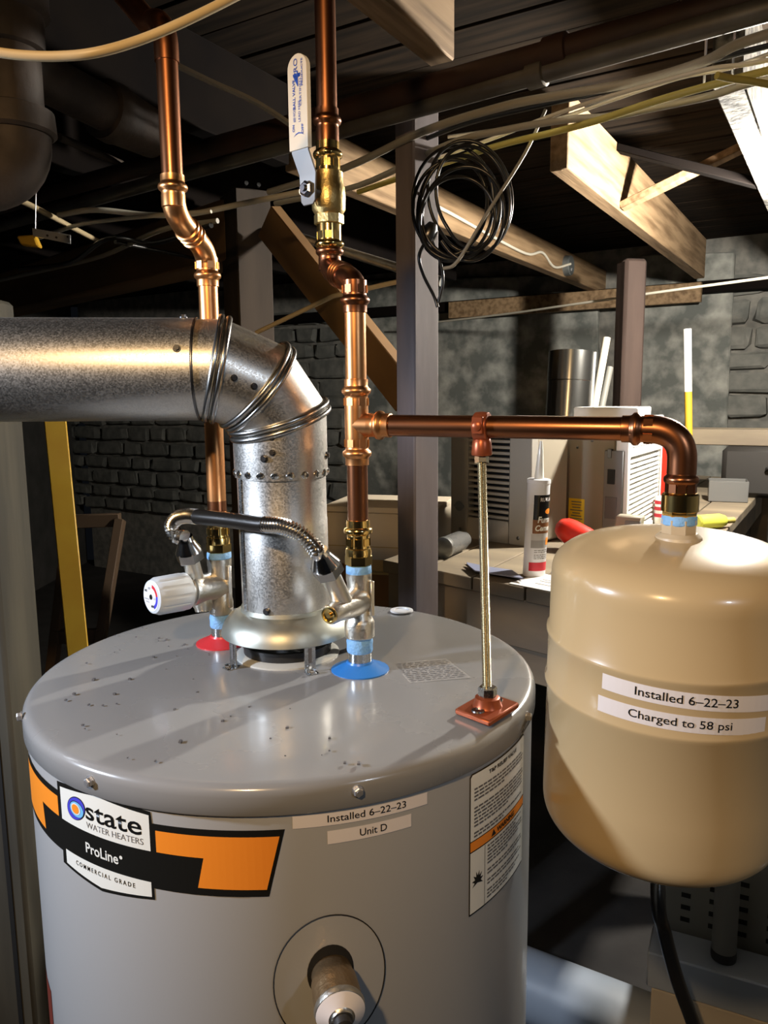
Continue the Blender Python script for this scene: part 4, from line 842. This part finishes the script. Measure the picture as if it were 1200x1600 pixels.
# first air conditioner: slotted grille facing the camera
A0, A1 = U(704, 836, BZ), U(818, 854, BZ); AU = (A1-A0).normalized(); AW = .275; AV = V((-AU.y, AU.x, 0))
a1 = thing('slotted_air_conditioner', tuple((A0+A1)/2), 'beige window air conditioner with dark slotted grille behind the rod', 'air conditioner')
AH = zat(760, 650, 2.08) - BZ
Cb = A0 + AU*AW/2
b = MB(); b.box(Cb+AV*.105+V((0, 0, AH/2+.001)), AU*(AW/2-.004), AV*.074, V((0, 0, AH/2-.004))); b.build('cabinet', M['ac'], a1, bevel=.006)
b = MB(); b.box(Cb+AV*.030+V((0, 0, AH/2)), AU*.010, AV*.001, V((0, 0, .01)));b.bm.free()
am = lambda x, y, e=0: A0 + AU*x + V((0, 0, y)) - AV*e
b = MB(); fx0, fx1 = .062, .206
def fbox(b, x0, z0, x1, z1, d0, d1): b.box(am((x0+x1)/2, (z0+z1)/2, -(d0+d1)/2), AU*((x1-x0)/2), AV*((d1-d0)/2), V((0, 0, (z1-z0)/2)))
sl0, sl1 = .060, AH-.012
for q in ((0, 0, fx0, AH), (fx1, 0, AW, AH), (fx0, 0, fx1, sl0), (fx0, sl1, fx1, AH)): fbox(b, *q, 0, .030)
b.build('grille_frame', M['acg'], a1, bevel=.002)
ns = 17
for i in range(ns):
    z = sl0 + (sl1-sl0)*(i+.5)/ns; b = MB(); fbox(b, fx0, z-.0040, fx1, z+.0040, .003, .018); b.build('grille_bar', M['acg'], a1, bevel=.0015)
b = MB(); fbox(b, fx0, sl0, fx1, sl1, .0285, .0295); b.build('grille_backing', M['dark'], a1)
b = MB(); b.lathe(am(.032, .088), -AV, [(.0145, 0), (.0145, .0015), (.0115, .0016), (.0115, .0006), (.001, .0006)], 28); em = b.build('round_emblem', M['acp'], a1)
b = MB(); fbox(b, .014, .0845, .050, .0915, -.0026, -.0004); b.build('emblem_bar', M['acp'], em, bevel=.0005)
for x in (.036, .236): b = MB(); b.lathe(am(x, .022 if x < .1 else .020), -AV, [(.0048, 0), (.0048, .001), (.003, .0022)], 14); b.build('screw', M['gunmetal'], a1)
# second air conditioner: plain side, control strip and slanted white louvres
CN = U(975, 846, BZ); a2 = thing('louvred_air_conditioner', tuple(CN), 'taller air conditioner with white slanted louvres and a yellow side label', 'air conditioner')
LD = .235; LW = .44; A2H = zat(940, 655, CN.y) - BZ
b = MB(); b.prism([CN-FD*LD, CN-FD*.035, CN-FD*.035+VD*LW, CN-FD*LD+VD*LW], (0, 0, A2H)); cabn = b.build('cabinet', M['ac'], a2, bevel=.004)
sm_ = lambda x, y, e=0: CN - FD*LD + FD*x + V((0, 0, y)) - VD*e
sideN = V((FD.y, -FD.x, 0))
sm_ = lambda x, y, e=0: CN - FD*LD + FD*x + V((0, 0, y)) + sideN*e
def sbox(x0, z0, x1, z1, d, name, m, parent, bev=.001):
    b = MB(); b.box(sm_((x0+x1)/2, (z0+z1)/2, d/2), FD*((x1-x0)/2), sideN*(d/2), V((0, 0, (z1-z0)/2))); return b.build(name, m, parent, bevel=bev)
yl_ = sbox(.062, .020, .112, .105, .0012, 'energy_label', M['ylabel'], a2, 0); lab(yl_, 'yellow paper label')
b = MB(); yp = random.Random(9)
for z in (.096, .088, .080, .072, .064, .056, .048, .040): b.box(sm_(.087, z, .0014), FD*yp.uniform(.012, .021), sideN*.0002, V((0, 0, .0014)))
o = b.build('fine_print', M['inkg'], yl_); o['kind'] = 'stuff'
cp_ = sbox(LD-.062, .030, LD-.006, A2H-.085, .010, 'control_panel', M['acp'], a2, .002)
sbox(LD-.050, .155, LD-.028, .195, .0125, 'display', M['ink'], cp_); sbox(LD-.052, .225, LD-.040, .250, .0120, 'button', M['gunmetal'], cp_); sbox(LD-.055, .060, LD-.020, .120, .0115, 'key_pad', M['inkg'], cp_)
for x, z in ((.085, .25), (.13, .27)): b = MB(); b.lathe(sm_(x, z), sideN, [(.004, 0), (.004, .001), (.002, .002)], 12); b.build('screw', M['gunmetal'], a2)
gmN = V((VD.y, -VD.x, 0))
lm = lambda x, y, e=0: CN + VD*x + V((0, 0, y)) + gmN*e
def lbox(b, x0, z0, x1, z1, d0, d1): b.box(lm((x0+x1)/2, (z0+z1)/2, (d0+d1)/2), VD*((x1-x0)/2), gmN*((d1-d0)/2), V((0, 0, (z1-z0)/2)))
b = MB(); 
for q in ((0, 0, .022, A2H), (LW-.02, 0, LW, A2H), (.022, 0, LW-.02, .012), (.022, A2H-.012, LW-.02, A2H), (.022, A2H-.105, LW-.02, A2H-.082)): lbox(b, *q, -.030, .004)
b.build('front_frame', M['acw'], a2, bevel=.002)
b = MB(); lbox(b, .022, .012, LW-.02, A2H-.012, -.032, -.028); b.build('grille_backing', M['dark'], a2)
nl = 22
for i in range(nl):
    z = .018 + (A2H-.035)*i/(nl-1)
    if A2H-.110 < z < A2H-.078: continue
    b = MB(); b.box(lm(LW/2, z, -.010), VD*(LW/2-.022), gmN*.011+V((0, 0, -.0030)), V((0, 0, .0028))); b.build('louvre', M['acw'], a2)
tb_ = thing('white_board', tuple(CN-FD*.1+V((0, 0, A2H))), 'white flat board lying on top of the louvred air conditioner', 'board')
pq0, pq1 = P(896, 650, 2.16), P(996, 656, 2.02); pz = BZ+A2H+.001
b = MB(); pv = V((pq1.x-pq0.x, pq1.y-pq0.y, 0)); c_ = V((pq0.x, pq0.y, pz)); b.prism([c_, c_+pv, c_+pv+VD*.16, c_+VD*.16], (0, 0, .030)); b.build('sheet', M['acw'], tb_, bevel=.003)
# duct offcut and sticks behind
dc = V((.612, 2.62, BZ+.001)); do_ = thing('duct_offcut', tuple(dc), 'dull grey duct offcut standing tilted behind the air conditioners', 'duct')
q = P(893, 556, 2.66); dax = (q-dc).normalized(); dl = (q-dc).length; bot = dc + V((0, 0, .012))
b = MB(); b.lathe(bot, dax, [(.0735, 0), (.0735, dl-.10), (.0755, dl-.098), (.0755, dl), (.0730, dl), (.0720, dl-.3)], 48, caps=False); b.build('duct_wall', M['duct'], do_)
e1, e2, _ = basis(dax, (1, 0, 0)); b = MB(); b.sweep([bot + (e1*.93+e2*(-.37 if e2.y > 0 else .37))*.0765 + dax*t for t in (.0, dl)], .006, 8); lab(b.build('lit_edge', M['silver'], do_), 'bright strip standing in for the lit right edge')  # highlight down the duct's right edge, built as a bright bar
def stick(pa, pb, r, m, name, label, cat='stick', top=None):
    pa, pb = V(pa), V(pb); d = pb-pa; e = pa + d*((BZ+.003+r*.3-pa.z)/d.z); o = thing(name, tuple(e), label, cat)
    b = MB(); b.cyl(e, pa, r, seg=16); b.build('shaft', M[m], o); return o, e
stick(P(948, 528, 2.95), P(928, 640, 2.90), .0145, 'cabw', 'white_pipe_offcut', 'cream pipe offcut leaning beside the tilted duct', 'pipe')
stick(P(953, 574, 3.03), P(937, 650, 2.98), .0135, 'crate', 'grey_pipe_offcut', 'grey pipe offcut, shorter, leaning right of the cream one', 'pipe')
yy, ye = stick(P(1074, 516, 2.9), P(1076, 660, 2.9), .0135, 'yellow', 'yellow_stick', 'tall thin stick, pale above and yellow below, against the stone wall')
ch = yy.children[0] if yy.children else None
q0 = P(1074, 514, 2.9); q1 = P(1075, 612, 2.9); b = MB(); b.cyl(q1, q0, .0143, seg=16); lab(b.build('pale_sleeve', M['labelw'], yy), 'pale cream upper length')
# papers and oddments on the bench front
pp = thing('paper_sheet', tuple(U(830, 915, BZ)), 'white printed sheet at the front edge of the bench', 'paper')
pq = [U(795, 912, BZ+.001), U(862, 925, BZ+.001), U(885, 905, BZ+.001), U(845, 896, BZ+.001)]
b = MB(); b.prism(pq, (0, 0, .0012)); sh = b.build('sheet', M['paper'], pp)
b = MB()
for t in (.3, .5, .62): q0 = pq[0].lerp(pq[3], t).lerp(pq[1].lerp(pq[2], t), .45); q1 = pq[0].lerp(pq[3], t).lerp(pq[1].lerp(pq[2], t), .9); b.bar(q0+zx*.0015, q1+zx*.0015, .002, .0003)
o = b.build('fine_print', M['inkg'], sh); o['kind'] = 'stuff'
fp = thing('folded_leaflet', tuple(U(770, 895, BZ)), 'blue grey folded leaflet lying left of the caulk tube', 'paper')
b = MB()
for k in range(3): b.prism([U(729, 880+k, BZ+.002+.004*k), U(742, 893, BZ+.002+.004*k), U(818, 905, BZ+.002+.004*k), U(800, 894-k, BZ+.002+.004*k)], (0, 0, .0025))
b.build('leaves', M['bluepaper'], fp)
jr = thing('glass_jar', tuple(U(700, 870, BZ)), 'dusty glass jar lying on the bench beside the painted post', 'jar')
ja, jb2 = U(693, 872, BZ)+zx*.026, U(738, 852, BZ)+zx*.026; jd = (jb2-ja).normalized()
b = MB(); b.lathe(ja, jd, [(.021, 0), (.0255, .003), (.0255, .10), (.020, .115), (.020, .13)], 28); b.build('glass', M['clear'], jr)
b = MB(); b.lathe(ja-jd*.001, jd, [(.023, -.004), (.0262, -.003), (.0262, .012), (.0256, .013)], 28); lab(b.build('rim', M['conduit'], jr), 'pale metal rim')
rp = thing('red_canister', tuple(U(885, 858, BZ)), 'glossy red rounded plastic canister beyond the caulk tube', 'canister')
ra, rb_ = P(902, 846, 1.93), P(862, 815, 1.98); ra = V((ra.x, ra.y, max(ra.z, BZ+.040))); rdv2 = (rb_-ra).normalized()
b = MB(); b.lathe(ra-rdv2*.04, rdv2, [(.031, 0), (.033, .02), (.033, .06), (.030, .080), (.021, .095), (.008, .102), (.001, .103)], 32); b.build('shell', M['redp'], rp)
b = MB(); b.cyl(ra-rdv2*.02, V((ra.x, ra.y, BZ+.001))+V((.03, -.02, 0)), .014, seg=14); b.build('foot', M['redp'], rp)
sw_ = thing('switch_box', tuple(U(970, 842, BZ)), 'small beige switch box leaning at the foot of the louvres', 'box')
sc_ = U(972, 848, BZ); su = V((.85, -.52, 0)).normalized(); b = MB(); b.box(sc_+V((0, 0, .042))-V((0, .045, 0)), su*.034, V((.52, .85, .0)).normalized()*.018, V((.006, 0, .040))); sx_ = b.build('case', M['ac'], sw_, bevel=.004)
b = MB(); b.box(sc_+V((.002, -.0655, .046)), su*.020, V((.52, .85, 0)).normalized()*.0025, V((.004, 0, .024))); b.build('dark_panel', M['acp'], sx_, bevel=.001)
rc_ = thing('red_carton', tuple(U(1040, 790, BZ)), 'red carton with white top behind the copper elbow', 'carton')
rcc = P(1044, 712, 2.62); rcc = V((rcc.x, rcc.y, BZ+.001)); rh = zat(1044, 680, 2.55)-BZ
obox(rcc, UD, .11, .07, rh-.03, 'box_body', M['redp'], rc_); b = MB(); b.box(rcc+V((0, 0, rh-.014)), UD*.056, VD*.036, V((0, 0, .0155))); lab(b.build('box_top', M['labelw'], rc_, bevel=.002), 'white top of the carton')
stc = U(1033, 818, BZ); stc_t = thing('striped_can', tuple(stc), 'small white can with dark red stripes beside the louvres', 'can')
sh_ = .085
b = MB(); b.lathe(stc, zx, [(.021, 0), (.022, .002), (.022, sh_-.003), (.020, sh_)], 28); cb_ = b.build('can_body', M['labelw'], stc_t)
for z in (.022, .043, .062): b = MB(); b.lathe(stc+zx*z, zx, [(.0222, 0), (.0222, .011)], 28, caps=False); b.build('stripe', M['redl'], cb_)
yt0, yt1 = U(1006, 839, BZ)+zx*.014, U(1062, 834, BZ)+zx*.014; ydv = (yt1-yt0).normalized()
yt = thing('yellow_tube', tuple(yt0), 'yellow squeeze tube lying at the foot of the louvres', 'tube'); b = MB(); b.lathe(yt0, ydv, [(.006, -.022), (.006, -.002), (.012, 0), (.0135, .012), (.0135, .09), (.010, .11)], 20); b.build('tube_body', M['lime'], yt)
b = MB(); b.lathe(yt0-ydv*.03, ydv, [(.0070, 0), (.0075, .010), (.0070, .018)], 14); lab(b.build('tube_cap', M['crate'], yt), 'grey cap')
lr0 = U(1112, 826, BZ)+zx*.022; lr = thing('lime_bottle', tuple(lr0), 'lime yellow bottle lying right of the tank neck', 'bottle')
ld = V((.95, .25, 0)).normalized(); b = MB(); b.lathe(lr0-ld*.05, ld, [(.016, 0), (.021, .004), (.0215, .075), (.016, .092), (.008, .098)], 24); b.build('bottle_body', M['lime'], lr)
b = MB(); b.lathe(lr0+ld*.045, ld, [(.0085, 0), (.0095, .002), (.0088, .03), (.006, .033)], 18); lab(b.build('bottle_cap', M['caby'], lr), 'olive cap')
ct = thing('clear_tray', tuple(U(1135, 785, BZ)), 'smoky clear plastic tray near the bench edge', 'tray')
tc = U(1136, 782, BZ); b = MB(); tu_ = V((.93, -.36, 0)).normalized(); tv_ = V((.36, .93, 0)).normalized()
b.box(tc+zx*.004, tu_*.065, tv_*.055, zx*.003)
for s_, ax_, hw in ((1, tu_, .065), (-1, tu_, .065)): b.box(tc+ax_*s_*hw+zx*.040, ax_*.002, tv_*.055, zx*.038)
for s_ in (1, -1): b.box(tc+tv_*s_*.055+zx*.040, tu_*.067, tv_*.002, zx*.038)
b.build('tray_body', M['clear'], ct, bevel=.001)
tc0 = U(1170, 742, BZ); tk = thing('tool_case', tuple(tc0), 'dark tool case under a plank at the right end of the bench', 'case')
kc = P(1225, 720, 2.95); kc = V((kc.x, kc.y, BZ+.001)); kh = zat(1180, 706, 2.6)-BZ-.004
obox(kc, UD, .42, .20, kh, 'case_body', mat('dark_case', (.022, .02, .018), .6), tk, bevel=.02); b = MB(); b.sweep(smooth([kc+UD*-.05+V((0, 0, kh*.55))-VD*.10, kc+UD*-.04-VD*.125+V((0, 0, kh*.6)), kc+UD*.04-VD*.125+V((0, 0, kh*.6)), kc+UD*.05-VD*.10+V((0, 0, kh*.55))], 5), .006, 8); b.build('handle', M['black'], tk)
pk = thing('loose_plank', tuple(kc+V((0, 0, kh))), 'pale loose plank resting on the dark tool case', 'plank')
b = MB(); b.bar(kc-UD*.40+V((0, 0, kh+.032)), kc+UD*.32+V((0, 0, kh+.032)), .17, .062); b.build('board', M['bench'], pk, bevel=.003)
# cartons left of the bench
cq = V((.02, 2.36, 0)); cu_ = V((.96, -.26, 0)).normalized(); cw = .335
bc_ = thing('brown_carton', tuple(cq), 'tall brown cardboard carton standing left of the bench', 'carton'); ch1 = 1.010
obox(cq, cu_, cw-.01, .30, ch1, 'carton_body', M['card'], bc_); 
cv_ = V((-cu_.y, cu_.x, 0)); b = MB(); b.box(cq+V((0, 0, ch1+.0055))+cu_*.03-cv_*.20, cu_*.06, cv_*.05+zx*.004, zx*.002); b.box(cq+V((0, 0, ch1+.0125))+cu_*.02-cv_*.195, cu_*.06, cv_*.045+zx*.006, zx*.002); lab(b.build('flap', M['kraft'], bc_), 'yellowish open flap')
wc_ = thing('cream_carton', tuple(cq+V((0, 0, ch1))), 'cream carton stacked on the brown carton behind the right riser', 'carton'); ch2 = zat(600, 790, 2.25)-ch1-.02
obox(cq+V((0, 0, ch1+.001)), cu_, cw, .28, ch2, 'carton_body', M['carton'], wc_)
b = MB(); b.box(cq+V((0, 0, ch1+.001+ch2+.009)), cu_*(cw/2+.006), cv_*.146, zx*.0085); b.build('carton_lid', M['carton'], wc_, bevel=.002)
b = MB(); b.box(cq+V((0, 0, ch1+ch2*.36))-cv_*.1403, cu_*cw*.49, cv_*.0006, zx*.0015); b.build('seam_line', M['kraft'], wc_)
# ================================================================== LOW RIGHT, UNDER THE TANK
fa_, fb2 = U(830, 1540, .085), U(1040, 1625, .085); fdv = (fb2-fa_).normalized()
dp_ = thing('floor_pipe', tuple(fa_), 'fat pale blue grey pipe lying on the floor right of the heater', 'pipe')
b = MB(); b.lathe(fa_-fdv*.75, fdv, [(.080, 0), (.080, 2.0)], 40); b.build('pipe_wall', M['pvc'], dp_)
e0, e1_ = U(1020, 1490, .41), U(1197, 1541, .41); bu = (e1_-e0).normalized(); bv_ = V((-bu.y, bu.x, 0))     # front edge, right and toward the camera
mid = e0 + bu*.34
wb_ = thing('slim_carton', (mid.x, mid.y, 0), 'slim cream carton standing on the floor under the cream tank', 'carton')
obox((mid+bv_*.045).xy.to_3d(), bu, .68, .085, .333, 'carton_body', M['carton'], wb_, bevel=.003)
pb_ = thing('pale_board', (mid.x, mid.y, .334), 'pale blue grey board lying on the slim carton', 'board')
obox((mid+bv_*.045).xy.to_3d()+V((0, 0, .334)), bu, .70, .09, .076, 'board_body', M['pvc'], pb_, bevel=.003)
crt = thing('perforated_crate', ((mid+bv_*.25).x, (mid+bv_*.25).y, 0), 'grey plastic crate with rows of dark slots behind the pale board', 'crate')
ccn = (mid+bv_*.105).xy.to_3d(); CHT = .60
b = MB(); b.box(ccn+bv_*.004+V((0, 0, CHT/2)), bu*.33, bv_*.004, V((0, 0, CHT/2))); b.build('front_wall', M['crate'], crt, bevel=.002)
b = MB(); b.box(ccn+bv_*.30+V((0, 0, CHT/2)), bu*.33, bv_*.004, V((0, 0, CHT/2))); b.box(ccn+bv_*.152+bu*.326+V((0, 0, CHT/2)), bu*.004, bv_*.144, V((0, 0, CHT/2))); b.box(ccn+bv_*.152-bu*.326+V((0, 0, CHT/2)), bu*.004, bv_*.144, V((0, 0, CHT/2))); b.box(ccn+bv_*.152+zx*.01, bu*.326, bv_*.144, zx*.008); b.build('crate_shell', M['crate'], crt, bevel=.001)
for i in range(12):
    for j in range(6):
        c_ = ccn + bu*(-.29+.053*i) + V((0, 0, .43+.027*j))
        b = MB(); b.box(c_, bu*.0090, bv_*.0010, zx*.0050); b.build('slot', M['dark'], crt)
q = P(1131, 1480, (mid+bv_*.05+bu*-.02).y); q = mid + bu*((q-mid).dot(bu)) + bv_*.045; q.z = .411
pt_ = thing('upright_tube', tuple(q), 'pale plastic tube standing upright on the pale board', 'tube')
b = MB(); b.lathe(q, zx, [(.021, 0), (.0225, .002), (.0225, .26), (.0195, .26), (.0195, .02)], 28); b.build('tube_wall', M['crate'], pt_)
b = MB(); b.lathe(q, zx, [(.0230, .001), (.0238, .008), (.0230, .020)], 28, caps=False); lab(b.build('tube_foot', M['black'], pt_), 'dark ring at the foot')
tube_thing('black_hose', [V((.56, 1.40, .99)), V((.52, 1.36, .80)), P(1028, 1395, 1.22), P(1038, 1455, 1.22), P(1058, 1530, 1.22), P(1084, 1602, 1.21), P(1120, 1720, 1.20), P(1150, 1900, 1.20)], .0125, 'cabk', 'thick black hose hanging below the cream tank', 'hose', 8, 14)
